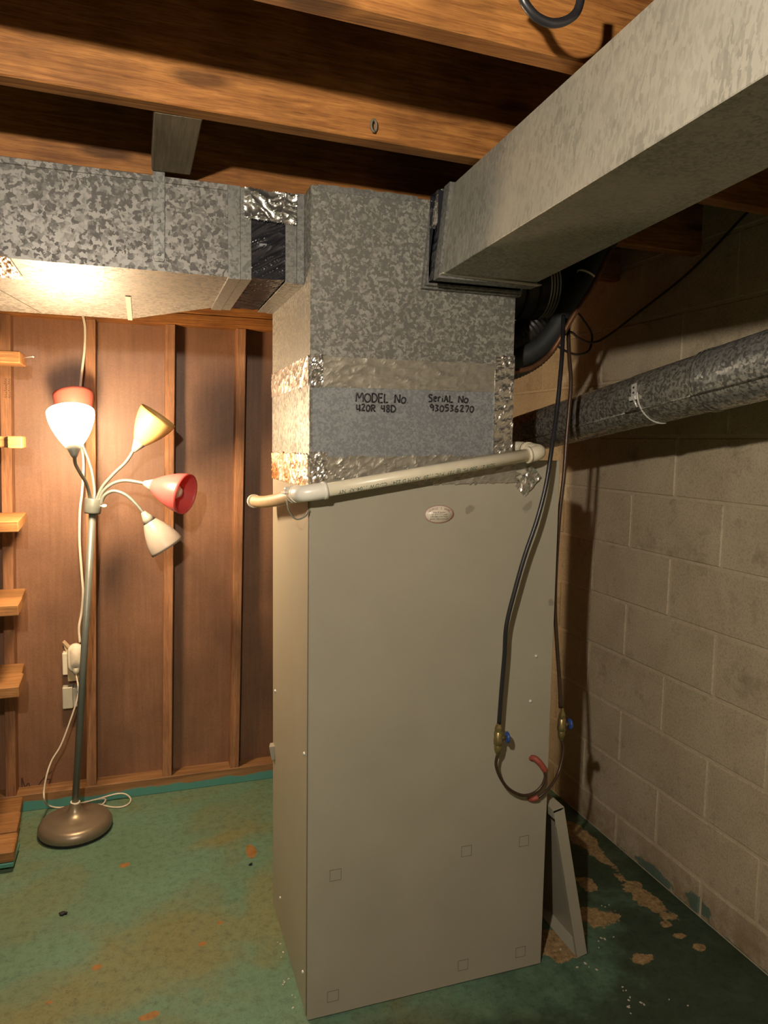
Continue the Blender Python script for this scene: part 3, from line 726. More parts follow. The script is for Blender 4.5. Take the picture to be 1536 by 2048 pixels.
hs = thing('hanger_strap', 'narrow galvanised hanger strap screwed to front of left trunk duct', 'strap', (0.048, TY0 - 0.004, 1.92))
m = MB(); m.hexa([(0.0335, 1.7845, 1.928), (0.0590, 1.7845, 1.928), (0.0335, 1.7865, 1.928), (0.0590, 1.7865, 1.928), (0.0365, 1.7845, 2.163), (0.0625, 1.7845, 2.163), (0.0365, 1.7865, 2.163), (0.0625, 1.7865, 2.163)], 0.0004)
m.hexa([(0.0375, 1.7845, 1.9225), (0.0550, 1.7845, 1.9225), (0.0375, 1.7865, 1.9225), (0.0550, 1.7865, 1.9225), (0.0335, 1.7845, 1.928), (0.0590, 1.7845, 1.928), (0.0335, 1.7865, 1.928), (0.0590, 1.7865, 1.928)])
obj('strap', m, 'flange', hs)
for z in (1.938, 2.012):
    m = MB(); m.lathe([(0, 0.002), (0.003, 0.0018), (0.0042, 0.0)], (0.048, 1.7845, z), (0, -1, 0), 10); obj('rivet', m, 'flange', hs)

# ================================================================== RIGHT BRANCH DUCT (runs toward the camera)
bd = thing('branch_duct', 'long dusty galvanised duct running overhead from plenum front toward viewer', 'duct', (0.80, 1.0, 1.905))
def sec(y, grow=0.0):
    t = (1.6 - y)
    lb = 0.668 - 0.046 * t; rb = 0.915 - 0.105 * t; lt = 0.691 - 0.045 * t; rt = rb + 0.022
    zb, zt = 1.905, 2.110
    g = grow
    return [(lb - g, y, zb - g), (rb + g, y, zb - g), (lt - g, y, zt + g), (rt + g, y, zt + g)]
def loft(mb, A, B, bev=0.0):
    return mb.hexa([A[0], A[1], B[0], B[1], A[2], A[3], B[2], B[3]], bev)
b = MB(); loft(b, sec(-1.6), sec(1.602), 0.0015); obj('duct_body', b, 'duct', bd)
def ring_y(mb, ya, yb_, t):
    o1, o2, i1, i2 = sec(ya, t), sec(yb_, t), sec(ya), sec(yb_)
    for (p, q) in ((0, 1), (1, 3), (3, 2), (2, 0)):
        vs_ = [mb.bm.verts.new(v) for v in (o1[p], o1[q], o2[q], o2[p], i1[p], i1[q], i2[q], i2[p])]
        for fq in ((0, 1, 2, 3), (4, 7, 6, 5), (0, 4, 5, 1), (3, 2, 6, 7), (0, 3, 7, 4), (1, 5, 6, 2)):
            mb.bm.faces.new([vs_[i] for i in fq])
    return mb
b = MB(); ring_y(b, 1.592, 1.628, 0.006); obj('flange', b, 'flange', bd)
b = MB(); ring_y(b, 1.678, 1.694, 0.005); obj('flange', b, 'flange', bd)
b = MB(); ring_y(b, 1.695, 1.7125, 0.010); obj('flange', b, 'flange', bd)
b = MB(); loft(b, sec(1.60, -0.004), sec(1.7120, -0.004)); 
s0, s1 = sec(1.628, -0.002), sec(1.678, -0.002)
b.sheet(s0[0], Vector(s1[0]) - Vector(s0[0]), Vector(s0[2]) - Vector(s0[0]), 10, 30, 0.005, (-1, 0, 0), 36, 5, 0, 0.0005, wr=(1, 0.6, 1.2))
obj('flexible_connector', b, 'black', bd, label='black flexible connector sleeve')
m = MB(); m.sheet((0.684, 1.690, 2.035), (-0.003, -0.058, 0), (0.008, 0, 0.078), 14, 20, 0.006, (-1, 0, 0.1), 50, 21, 0.08, 0.004); obj('foil_tape', m, 'foil', bd)
b = MB(); s0 = sec(1.592); b.hexa([(s0[0][0] - 0.004, 1.574, 1.9045), (s0[1][0] + 0.012, 1.578, 1.899), (s0[0][0] - 0.004, 1.594, 1.9045), (s0[1][0] + 0.006, 1.594, 1.899), (s0[0][0] - 0.004, 1.574, 1.9075), (s0[1][0] + 0.012, 1.578, 1.902), (s0[0][0] - 0.004, 1.594, 1.9075), (s0[1][0] + 0.006, 1.594, 1.902)]); obj('bottom_lip', b, 'cleat', bd)

# ================================================================== FLUE PIPE along block wall
fl = thing('flue_pipe', 'round galvanised flue pipe sloping up along cream block wall', 'pipe', (1.38, 1.9, 1.63))
FA, FD = Vector((1.31, 2.313, 1.5510)), Vector((0, -1.055, 0.147)).normalized()
FR = 0.0700
def tt(y): return (FA.y - y) / -FD.y * 1.0
def fp(y, ang=None, r=FR):
    p = FA + FD * ((y - FA.y) / FD.y)
    if ang is None: return p
    n1 = Vector((-1, 0, 0)); n2 = FD.cross(n1).normalized()
    if n2.z < 0: n2 = -n2
    return p + (n1 * math.cos(ang) + n2 * math.sin(ang)) * r
for (ya, yb_, r, mt) in ((2.3358, 1.6467, FR, 'flue'), (1.6705, 1.3949, FR + 0.0022, 'flue'), (1.4234, -1.4, FR + 0.0050, 'fluenew')):
    m = MB(); m.tube([fp(ya), fp((ya + yb_) / 2), fp(yb_)], r, 40, False)
    po = obj('pipe_section', m, mt, fl)
    m = MB(); m.tube([fp(ya - 0.002, -0.55, r), fp(yb_ + 0.002, -0.55, r)], 0.0030, 6); obj('seam', m, 'flue', po)
m = MB(); m.tube([fp(2.3377), fp(2.4689), fp(2.64)], FR - 0.004, 24); obj('collar', m, 'dark', fl)
for y in (1.4158, 1.4025):
    m = MB(); m.tube([fp(y + 0.004), fp(y - 0.004)], FR + 0.0068, 40, False); obj('bead', m, 'flue', fl)
# pipe hanger: bracket plate, threaded rod, half band
ph_ = obj('pipe_hanger', (lambda m: m.tube([fp(1.6021, a, FR + 0.004) for a in [math.radians(x) for x in range(-100, 12, 8)]], 0.0022, 6, True, False))(MB()), 'steel', fl)
m = MB(); pa, pb = fp(1.6173, 0.42, FR + 0.007), fp(1.6135, -0.12, FR + 0.008)
m.bar(pa, pb, 0.019, 0.002, fp(1.6135, 0.2, 1) - fp(1.6135)); obj('bracket_plate', m, 'steel', ph_)
for f_ in (0.25, 0.6):
    m = MB(); c_ = pa.lerp(pb, f_); nn = (fp(1.6135, 0.2, 1) - fp(1.6135)).normalized(); m.lathe([(0, 0.0022), (0.0032, 0.0020), (0.0032, 0)], c_, nn, 10); obj('bolt_hole', m, 'dark', ph_)
m = MB(); m.tube([pb, fp(1.6059, -0.42, FR + 0.010)], 0.0028, 8); obj('threaded_rod', m, 'steel', ph_)
m = MB(); q_ = pb; m.bar(fp(1.6253, -0.10, FR + 0.010), fp(1.6035, -0.10, FR + 0.010), 0.010, 0.006, fp(1.6135, -0.1, 1) - fp(1.6135)); obj('nut', m, 'steel', ph_)

# ================================================================== FLEX DUCTS AND PIPES behind plenum
def corrugated(path, r0, r1, pitch, n):
    P = smooth_path(path, n); L = 0; out = [P[0]]; rs = []
    dense = []
    for a, b_ in zip(P, P[1:]):
        k = max(1, int((b_ - a).length / (pitch / 4)))
        dense += [a.lerp(b_, i / k) for i in range(k)]
    dense.append(P[-1]); L = 0.0
    for i, p in enumerate(dense):
        if i: L += (p - dense[i - 1]).length
        rs.append(r0 + (r1 - r0) * (0.5 + 0.5 * math.sin(2 * math.pi * L / pitch)))
    return dense, rs
rd = thing('round_takeoff_duct', 'dark round takeoff duct with ring seams beside plenum under branch duct', 'duct', (1.05, 1.98, 1.87))
ax = lambda t: Vector((0.93 + 0.29 * t, 1.97 + 0.02 * t, 1.968 + 0.030 * t))
for (t0, t1, r) in ((0.0, 0.42, 0.100), (0.42, 0.57, 0.102), (0.57, 0.80, 0.099)):
    m = MB(); m.tube([ax(t0), ax((t0 + t1) / 2), ax(t1)], r, 36, False); obj('duct_section', m, 'flexdark', rd)
for t in (0.42, 0.57):
    m = MB(); m.tube([ax(t - 0.012), ax(t + 0.012)], 0.105, 36, False); obj('ring_seam', m, 'dark', rd)
for t in (0.70, 0.735, 0.77, 0.805):
    m = MB(); m.tube([ax(t - 0.009), ax(t), ax(t + 0.009)], [0.099, 0.103, 0.099], 36, False); obj('crimp', m, 'cleat', rd)
P_, rs_ = corrugated([ax(0.80), ax(0.98), Vector((1.265, 2.02, 2.06)), Vector((1.30, 2.06, 2.18)), Vector((1.31, 2.07, 2.33))], 0.090, 0.097, 0.020, 4)
m = MB(); m.tube(P_, rs_, 24); obj('flex_sleeve', m, 'black', rd)
P_, rs_ = corrugated([(0.925, 2.08, 1.80), (0.99, 2.05, 1.80), (1.075, 2.02, 1.825), (1.15, 2.0, 1.88), (1.22, 2.0, 1.97)], 0.040, 0.045, 0.013, 5)
m = MB(); m.tube(P_, rs_, 20)
tag(obj('brown_flex_hose', m, 'flexdark'), 'short dusty brown corrugated hose curving out from behind plenum', 'hose')
ins = thing('insulated_pipe', 'thick black foam-insulated refrigerant pipe curving up beside plenum', 'pipe', (1.05, 1.88, 1.76))
pth = [at(1008, 722, y=1.90), at(1038, 716, y=1.89), at(1076, 697, y=1.88), at(1108, 663, y=1.87), at(1137, 613, y=1.86), at(1167, 564, y=1.85), at(1200, 507, y=1.84), at(1232, 457, y=1.83)]
m = MB(); m.tube(smooth_path(pth, 6), 0.0285, 20); obj('foam_sleeve', m, 'rubber', ins)
c0 = at(1168, 530, y=1.845); m = MB()
d_ = (pth[6] - pth[5]).normalized(); cpt = at(1174, 552, y=1.848); s1_ = Vector((1, -0.4, 0)).normalized(); s1_ = (s1_ - d_ * s1_.dot(d_)).normalized(); s2_ = d_.cross(s1_)
m.tube([cpt + (s1_ * math.cos(a) + s2_ * math.sin(a)) * 0.0300 for a in [2 * math.pi * k / 20 for k in range(21)]], 0.003, 6); obj('cable_tie', m, 'white', ins, label='white cable tie')
P_, rs_ = corrugated([at(1010, 752, y=1.98), at(1040, 742, y=1.97), at(1075, 722, y=1.96), at(1105, 690, y=1.95), at(1128, 645, y=1.94)], 0.017, 0.020, 0.010, 5)
m = MB(); m.tube(P_, rs_, 14)
tag(obj('grey_flex_conduit', m, 'flexgrey'), 'thin grey-green corrugated conduit hugging underside of black foam pipe', 'conduit')
cp_ = [at(1018, 744, y=1.79), at(1042, 741, y=1.79), at(1064, 735, y=1.79), at(1085, 722, y=1.79), at(1103, 704, y=1.79), at(1125, 670, y=1.78), at(1148, 630, y=1.77), at(1180, 582, y=1.76), at(1202, 540, y=1.75), at(1222, 498, y=1.75)]
m = MB(); m.tube(smooth_path(cp_, 6), 0.0072, 12)
tag(obj('copper_pipe', m, 'copper'), 'thin brown copper pipe rising diagonally from plenum to joists', 'pipe')
# control wire: loops on the block wall then a long diagonal run
wl = [at(1128, 636, y=1.90), at(1150, 622, x=1.45), at(1172, 648, x=1.55), at(1184, 672, x=1.60), at(1178, 700, x=1.58), at(1160, 709, x=1.5), at(1140, 706, x=1.4), at(1118, 694, x=1.30), at(1116, 684, x=1.28), at(1139, 664, x=1.30), at(1160, 678, x=1.45), at(1185, 685, x=1.6), at(1215, 672, x=1.66), at(1290, 615, x=1.668), at(1360, 560, x=1.668), at(1416, 508, x=1.668), at(1480, 440, x=1.66), at(1560, 360, x=1.64)]
m = MB(); m.tube(smooth_path(wl, 5), 0.0042, 8)
tag(obj('control_wire', m, 'line'), 'thin dark control wire looped beside plenum, running diagonally up block wall', 'wire')

# ================================================================== REFRIGERANT LINES WITH VALVES
def fitting(mb, c, h, r): return mb
def valve(parent, top, s=1.0, hdir=(1, -0.15, 0)):
    t = Vector(top)
    m = MB(); m.lathe([(0.0035, 0.03), (0.0055, 0.022), (0.0085, 0.014), (0.0105, 0.010), (0.0105, 0.0), (0.0085, -0.002)], t, (0, 0, 1), 6, False); obj('flare_nut', m, 'brass', parent)
    m = MB(); m.lathe([(0.0085, 0.0), (0.0118, -0.003), (0.0118, -0.022), (0.0125, -0.024), (0.0125, -0.036), (0.009, -0.039)], t, (0, 0, 1), 14); 
    hd = Vector(hdir).normalized(); cc = t + Vector((0, 0, -0.019))
    m.lathe([(0.0075, 0.006), (0.0075, 0.017), (0.005, 0.018), (0.005, 0.024)], cc, hd, 10)
    vb = obj('valve_body', m, 'brass', parent)
    m = MB(); m.lathe([(0, 0.0215), (0.013, 0.0215), (0.0155, 0.0235), (0.0155, 0.0275), (0.013, 0.0295), (0, 0.0295)], cc, hd, 16); obj('valve_handle', m, 'blue', parent, label='small round blue valve handle')
    m = MB(); m.lathe([(0.009, -0.038), (0.0105, -0.042), (0.0105, -0.050), (0.0075, -0.060), (0.0045, -0.066)], t, (0, 0, 1), 10); obj('flare_nut', m, 'brass', parent)
    return t + Vector((0, 0, -0.062))
LP = [(1127, 632, 1.80), (1126, 665, 1.77), (1124, 710, 1.735), (1120, 760, 1.715), (1113, 830, 1.695), (1103, 900, 1.665), (1092, 970, 1.652), (1074, 1040, 1.648), (1050, 1110, 1.650), (1030, 1180, 1.652), (1013, 1250, 1.655), (1009, 1310, 1.658), (1003, 1380, 1.660), (998, 1448, 1.662)]
g1 = thing('refrigerant_line', 'black refrigerant line with blue-handled brass valve hanging across front of cabinet', 'pipe', tuple(at(998, 1450, y=1.68)))
m = MB(); pts = smooth_path([at(a, b_, y=c_) for a, b_, c_ in LP], 5); m.tube(pts, 0.0060, 12); obj('line_jacket', m, 'line', g1)
end = valve(g1, at(997, 1462, y=1.662))
lo = [end, at(992, 1530, y=1.665), at(1001, 1556, y=1.668), at(1018, 1578, y=1.672), at(1042, 1590, y=1.678), at(1064, 1588, y=1.687), at(1082, 1574, y=1.686), at(1090, 1556, y=1.686), at(1089, 1544, y=1.688)]
m = MB(); m.tube(smooth_path(lo, 6), 0.0042, 10); obj('copper_tail', m, 'brownline', g1)
rs0 = [at(1091, 1542, y=1.688), at(1080, 1526, y=1.692), at(1070, 1517, y=1.702), at(1062, 1516, y=1.7155)]
m = MB(); m.tube(smooth_path(rs0, 5), 0.0083, 14); obj('sleeve', m, 'red', g1, label='red rubber sleeve where line enters cabinet')
RP = [(1137, 640, 1.83), (1137, 680, 1.80), (1139, 720, 1.775), (1142, 765, 1.755), (1138, 820, 1.745), (1133, 880, 1.74), (1128, 950, 1.735), (1119, 1030, 1.735), (1113, 1120, 1.735), (1110, 1210, 1.735), (1114, 1290, 1.732), (1119, 1360, 1.73), (1121, 1415, 1.73)]
g2 = thing('refrigerant_line', 'dark refrigerant line with brass valve hanging past right edge of cabinet', 'pipe', tuple(at(1122, 1420, y=1.73)))
m = MB(); pts = smooth_path([at(a, b_, y=c_) for a, b_, c_ in RP], 5); m.tube(pts, 0.0056, 12); obj('line_jacket', m, 'brownline', g2)
end = valve(g2, at(1124, 1436, y=1.73))
lo = [end, at(1127, 1500, y=1.725), at(1119, 1540, y=1.715), at(1106, 1566, y=1.702), at(1090, 1584, y=1.694), at(1078, 1594, y=1.694), at(1068, 1597, y=1.698)]
m = MB(); m.tube(smooth_path(lo, 6), 0.0042, 10); obj('copper_tail', m, 'brownline', g2)
rs0 = [at(1076, 1595, y=1.695), at(1066, 1598, y=1.700), at(1059, 1598, y=1.7155)]
m = MB(); m.tube(smooth_path(rs0, 5), 0.0074, 14); obj('sleeve', m, 'red', g2, label='short red rubber sleeve at cabinet face')

# ================================================================== PVC DRAIN PIPE
dp_ = thing('drain_pipe', 'white plastic condensate drain pipe slanting across front of cabinet top', 'pipe', (0.66, 1.66, 1.44))
PR = 0.0164
A_, B_ = Vector((0.372, 1.660, 1.3945)), Vector((0.962, 1.660, 1.4905))
dd = (B_ - A_).normalized()
m = MB(); m.tube([A_, A_.lerp(B_, .5), B_], PR, 20); pipe = obj('pipe', m, 'pvc', dp_)
def elbow(name, path, mt, par):
    m = MB(); m.tube(smooth_path(path, 6), PR + 0.0035, 20); e = obj(name, m, mt, par)
    for p, q in ((path[0], path[1]), (path[-1], path[-2])):
        p, q = Vector(p), Vector(q); d = (q - p).normalized()
        m = MB(); m.tube([p - d * 0.001, p + d * 0.008], PR + 0.0052, 20); obj('hub', m, mt, e)
    return e
elbow('elbow', [A_ + dd * 0.042, A_ + dd * 0.018, A_ + Vector((-0.008, 0.006, -0.001)), A_ + Vector((-0.016, 0.022, -0.003)), A_ + Vector((-0.018, 0.045, -0.005))], 'pvcnew', dp_)
elbow('elbow', [B_ - dd * 0.014, B_ + dd * 0.008, B_ + Vector((0.026, 0.012, 0.006)), B_ + Vector((0.024, 0.040, 0.009)), B_ + Vector((0.022, 0.060, 0.010))], 'pvc', dp_)
elbow('elbow', [B_ + Vector((0.022, 0.058, 0.010)), B_ + Vector((0.022, 0.085, 0.012)), B_ + Vector((0.012, 0.108, 0.013)), B_ + Vector((-0.012, 0.115, 0.012)), B_ + Vector((-0.036, 0.116, 0.012))], 'pvc', dp_)
# printed line on the pipe, upside down as in the photo
ny = Vector((0, -1, 0)); zz = dd.cross(ny); zz = zz if zz.z > 0 else -zz
tdir = (ny * 0.96 - zz * 0.28).normalized(); tup = dd.cross(tdir); 
o_ = B_ - dd * 0.115 + tdir * (PR + 0.0003)
pm = text_mb('SDR 21  200 PSI @ 73F  PVC 1120  ASTM D 2241  CL-DW 1104-AF  NY', 0.0150, o_, -dd, tdir.cross(-dd), 0.0003, 'LEFT', 0.80)
xs_ = [(v.co - o_).dot(-dd) for v in pm.bm.verts]; kx = 0.415 / max(xs_)
for v in pm.bm.verts:
    r_ = v.co - o_; a_l = r_.dot(-dd) * kx; h_l = r_.dot(tdir.cross(-dd))
    ang = h_l / PR; ctr = o_ - tdir * (PR + 0.0003)
    v.co = ctr - dd * a_l + (tdir * math.cos(ang) + tdir.cross(-dd) * math.sin(ang)) * (PR + 0.0005)
obj('pipe_print', pm, 'green', pipe)
E0 = A_ + Vector((-0.018, 0.045, -0.005))
m = MB(); hp = [E0, (0.342, 1.80, 1.372), (0.339, 1.95, 1.353), (0.334, 2.10, 1.337), (0.322, 2.20, 1.331)]
m.tube(smooth_path(hp, 6), [0.0172] * 25, 18); hose = obj('tan_hose', m, 'hose', dp_, label='tan drain hose clamped to the elbow, running along cabinet side')
m = MB(); e1, e0 = Vector(hp[-1]), Vector(hp[-2]); d_ = (e1 - e0).normalized(); m.tube([e1 - d_ * 0.012, e1 + d_ * 0.003], 0.0205, 18); obj('end_ring', m, 'pvc', hose)
hc = obj('hose_clamp', (lambda mb: [mb.tube([(0.3525, 1.728 + dy, 1.386), (0.352, 1.738 + dy, 1.385)], 0.0205, 20) for dy in (0, 0.026)] and mb)(MB()), 'steel', dp_)
m = MB(); m.tube([(0.336, 1.728, 1.400), (0.334, 1.748, 1.398)], 0.0055, 8); m.bar((0.333, 1.725, 1.392), (0.333, 1.775, 1.388), 0.012, 0.006); obj('clamp_screw', m, 'steel', hc)
m = MB(); m.tube(smooth_path([(0.336, 1.742, 1.375), (0.338, 1.722, 1.345), (0.352, 1.708, 1.328), (0.372, 1.702, 1.335), (0.382, 1.700, 1.352)], 5), 0.0022, 6); obj('tie_wire', m, 'flexgrey', hc)

# ================================================================== LEANING ACCESS PANEL
ap = thing('access_panel', 'loose grey flanged access panel leaning against right side of cabinet', 'panel', (1.2, 1.9, 0))
H_, D_ = 0.485, 0.30; ang = math.radians(12.0); S_ = math.sin(ang); Co = math.cos(ang)
def lp(u, v, w):   # u height along the lean, v depth, w thickness away from cabinet
    return Vector((1.200 + 0.034 * 0 - u * S_ + w * Co, 1.705 + v - 0.09 * v * 0, u * Co + w * S_))
def plate(name, u0, u1, v0, v1, w0, w1):
    m = MB(); m.hexa([lp(u, v, w) for w in (w0, w1) for v in (v0, v1) for u in (u0, u1)], 0.0006); return obj(name, m, 'cabinet', ap)
plate('sheet', 0.0, H_, 0.0, D_, 0.0335, 0.0352)
plate('side_flange', 0.0, H_ - 0.008, 0.0, 0.0016, 0.0, 0.034)
plate('side_flange', 0.0, H_ - 0.008, D_ - 0.0016, D_, 0.0, 0.034)
plate('bottom_flange', 0.0, 0.0016, 0.002, D_ - 0.002, 0.0, 0.034)
plate('top_flange', H_ - 0.0016, H_, 0.0, D_, 0.0, 0.0345)
plate('top_return', H_ - 0.030, H_, 0.004, D_ - 0.004, 0.0, 0.0014)
plate('side_return', 0.0, H_ - 0.05, 0.0, 0.010, 0.0, 0.0014)

# ================================================================== FLOOR LAMP
lamp = thing('floor_lamp', 'grey multi-arm floor lamp with five coloured shades, one lit, beside wall', 'lamp', (-0.266, 2.89, 0))
m = MB(); m.lathe([(0, 0.0), (0.124, 0.0), (0.131, 0.004), (0.1315, 0.013)], (-0.266, 2.89, 0), (0, 0, 1), 40); obj('base_pad', m, 'dark', lamp)
m = MB(); m.lathe([(0.131, 0.012), (0.1345, 0.022), (0.133, 0.034), (0.125, 0.047), (0.112, 0.054), (0.106, 0.0545), (0.100, 0.058), (0.075, 0.062), (0.052, 0.068), (0.034, 0.078), (0.024, 0.092), (0.0185, 0.110), (0.017, 0.117)], (-0.266, 2.89, 0), (0, 0, 1), 48)
obj('base', m, 'basemetal', lamp)
PB, PT = Vector((-0.265, 2.89, 0.112)), Vector((-0.177, 2.89, 1.235)); pd = (PT - PB).normalized()
m = MB(); m.tube([PB - pd * 0.002, PB + pd * 0.006], 0.0178, 18); obj('collar_ring', m, 'white', lamp)
m = MB(); m.tube([PB, PB.lerp(PT, .5), PT], 0.0128, 18); obj('pole', m, 'lampmetal', lamp)
CT = PT + pd * 0.052
m = MB(); m.lathe([(0.013, -0.004), (0.028, -0.002), (0.0300, 0.004), (0.0300, 0.052), (0.0285, 0.055), (0, 0.055)], PT, pd, 28); hub = obj('hub', m, 'lampmetal', lamp)
kp = PT + pd * 0.026
m = MB(); m.lathe([(0.003, 0.028), (0.003, 0.035), (0.0065, 0.037), (0.0075, 0.045), (0.0055, 0.051), (0, 0.052)], kp, (1, -0.35, 0), 12); obj('switch_knob', m, 'white', hub)

def arm(pts):
    P = smooth_path(pts, 7); dn = []; rs = []
    for a, b_ in zip(P, P[1:]):
        k = max(1, int((b_ - a).length / 0.0035)); dn += [a.lerp(b_, i / k) for i in range(k)]
    dn.append(P[-1])
    rs = [0.0060 + 0.0006 * (i % 2) for i in range(len(dn))]
    m = MB(); m.tube(dn, rs, 10); return obj('gooseneck_arm', m, 'lampmetal', lamp)
def shade(base, rim, mat, lab, R=0.075, slen=0.045, lit=False):
    """Socket cup + flared plastic shade from base point to the rim centre."""
    b0, r0 = Vector(base), Vector(rim); d = (r0 - b0).normalized(); L = (r0 - b0).length
    m = MB(); m.lathe([(0, 0), (0.0085, 0.0), (0.0105, 0.004), (0.0175, 0.022), (0.0265, slen), (0.0255, slen), (0, slen - 0.004)], b0, d, 24); so = obj('socket', m, 'socket', lamp)
    Ls = L - slen; pr = []
    for i in range(13):
        t = i / 12; pr.append((0.0262 + (R - 0.0262) * (1 - (1 - t) ** 1.75) * 0.98 + 0.001 * t, slen - 0.002 + Ls * t))
    inner = [(r - 0.0022, h) for r, h in pr[::-1]]
    m = MB(); m.lathe(pr + inner, b0, d, 36)
    so2 = obj('lamp_shade', m, mat, lamp, label=lab)
    if lit:   # the inside of the lit shade is plain white plastic, lit by its bulb
        so2.data.materials.append(M['white'])
        for p in so2.data.polygons[12 * 36:]: p.material_index = 1
    m = MB()
    m.lathe([(0.010, slen - 0.006), (0.013, slen + 0.010), (0.024, slen + Ls * 0.34), (0.0295, slen + Ls * 0.54), (0.0275, slen + Ls * 0.68), (0.016, slen + Ls * 0.80), (0, slen + Ls * 0.83)], b0, d, 20)
    obj('bulb', m, 'litbulb' if lit else 'bulbglass', lamp)
    return b0, d
Y0 = 2.89
# lit white shade, nearest
arm([CT + Vector((-0.010, -0.006, -0.02)), at(181, 1000, y=2.885), at(173, 968, y=2.83), at(160, 945, y=2.74), at(151, 927, y=2.63), at(149, 911, y=2.565)])
shade(at(149, 914, y=2.560), at(141, 824, y=2.625), 'litshade', 'glowing white shade', 0.0745, 0.042, True)
# salmon shade behind it
arm([CT + Vector((-0.002, 0.010, -0.02)), at(189, 985, y=2.91), at(184, 945, y=2.925), at(175, 915, y=2.945), at(167, 895, y=2.95), at(160, 878, y=2.95)])
shade(at(159, 876, y=2.95), at(146, 787, y=3.01), 'pinkback', 'salmon shade behind the lit white one', 0.073, 0.042)
# yellow shade
arm([CT + Vector((0.006, 0.006, -0.02)), at(195, 995, y=2.89), at(206, 972, y=2.885), at(230, 945, y=2.875), at(252, 924, y=2.865), at(268, 899, y=2.86)])
shade(at(267, 902, y=2.86), at(318, 830, y=2.835), 'yellow', 'yellow shade', 0.072, 0.044)
# coral shade, open towards the viewer
arm([CT + Vector((0.012, -0.004, -0.02)), at(199, 1000, y=2.885), at(207, 982, y=2.875), at(226, 967, y=2.86), at(252, 961, y=2.84), at(290, 967, y=2.81)])
shade(at(288, 966, y=2.812), at(374, 989, y=2.715), 'pink', 'coral pink shade open toward viewer', 0.075, 0.044)
# frosted shade hanging down
arm([CT + Vector((0.018, -0.010, -0.02)), at(203, 1004, y=2.88), at(210, 990, y=2.87), at(228, 982, y=2.86), at(252, 990, y=2.85), at(272, 1008, y=2.84), at(287, 1026, y=2.835)])
shade(at(286, 1024, y=2.836), at(336, 1096, y=2.825), 'frost', 'frosted white shade pointing down', 0.066, 0.046)

# ================================================================== POWER: outlets, plug, cords
eb = thing('outlet_box', 'small grey metal outlet box with cover, low on brown wall board', 'outlet', tuple(at(140, 1395, y=YP)))
qa, qb = at(124, 1376, y=3.135), at(156, 1416, y=3.135)
m = MB(); m.box((qa.x, 3.135, qb.z), (qa.x + 0.040, YP + 0.001, qa.z), 0.003); obj('box', m, 'plateg', eb)
m = MB(); m.box((qa.x + 0.041, 3.131, qb.z + 0.006), (qb.x + 0.014, YP + 0.001, qa.z - 0.004), 0.003); ob = obj('receptacle', m, 'plateg', eb)
for dz in (0.024, -0.022):
    m = MB(); cz = (qa.z + qb.z) / 2 + dz; cx = qa.x + 0.063
    for sx_ in (-0.005, 0.005): m.box((cx + sx_ - 0.001, 3.1300, cz - 0.005), (cx + sx_ + 0.001, 3.1320, cz + 0.005))
    obj('slot', m, 'dark', ob)
eb2 = thing('outlet_box', 'outlet box with white and beige cover plates under oval plug-in', 'outlet', tuple(at(140, 1330, y=YP)))
qa, qb = at(124, 1307, y=3.140), at(137, 1350, y=3.140)
m = MB(); m.box((qa.x, 3.140, qb.z), (qa.x + 0.034, YP + 0.001, qa.z), 0.003); obj('box', m, 'white', eb2)
qa, qb = at(134, 1302, y=3.128), at(161, 1361, y=3.128)
m = MB(); m.box((qa.x, 3.126, qb.z), (qb.x + 0.006, YP + 0.001, qa.z), 0.002); obj('cover_plate', m, 'beige', eb2)
plug = thing('plug_in_timer', 'cream oval plug-in night light plugged into upper outlet behind lamp pole', 'plug', tuple(at(150, 1316, y=3.126)))
pc_ = at(151, 1317, y=3.10)
m = MB(); m.lathe([(0, 0.0), (0.9, 0.0), (1.0, -0.004), (1.0, -0.022), (0.95, -0.026)], (0, 0, 0), (0, -1, 0), 32)
def oval(mb, rx, rz, c):
    for v in mb.bm.verts:
        x, z = v.co.x, v.co.z
        v.co = Vector((c.x + x * rx, c.y + v.co.y, c.z + (z * rx + math.copysign(rz - rx, z) if abs(z) > 1e-6 else 0)))
oval(m, 0.030, 0.058, pc_); obj('shell', m, 'white', plug)
m = MB(); m.lathe([(0, 0.005), (0.85, 0.004), (0.92, 0.0), (0.92, -0.002)], (0, 0, 0), (0, -1, 0), 32); oval(m, 0.0245, 0.047, pc_ + Vector((0.002, 0, 0.003))); obj('face', m, 'cord', plug)
m = MB(); q_ = at(152, 1343, y=3.085); m.lathe([(0.006, -0.010), (0.012, -0.004), (0.012, 0.008), (0.007, 0.016)], q_, (0, 0, 1), 14); obj('cord_plug', m, 'plateg', plug)
m = MB(); qa, qb = at(127, 1282, y=3.165), at(146, 1302, y=3.150); m.bar(qa, qb, 0.012, 0.004, (0, -1, 0)); qa, qb = at(129, 1288, y=3.172), at(137, 1308, y=3.16); m.bar(qa, qb, 0.010, 0.003, (0, -1, 0))
tag(obj('wire_tab', m, 'hose'), 'small tan wooden splint standing above upper outlet box', 'splint')

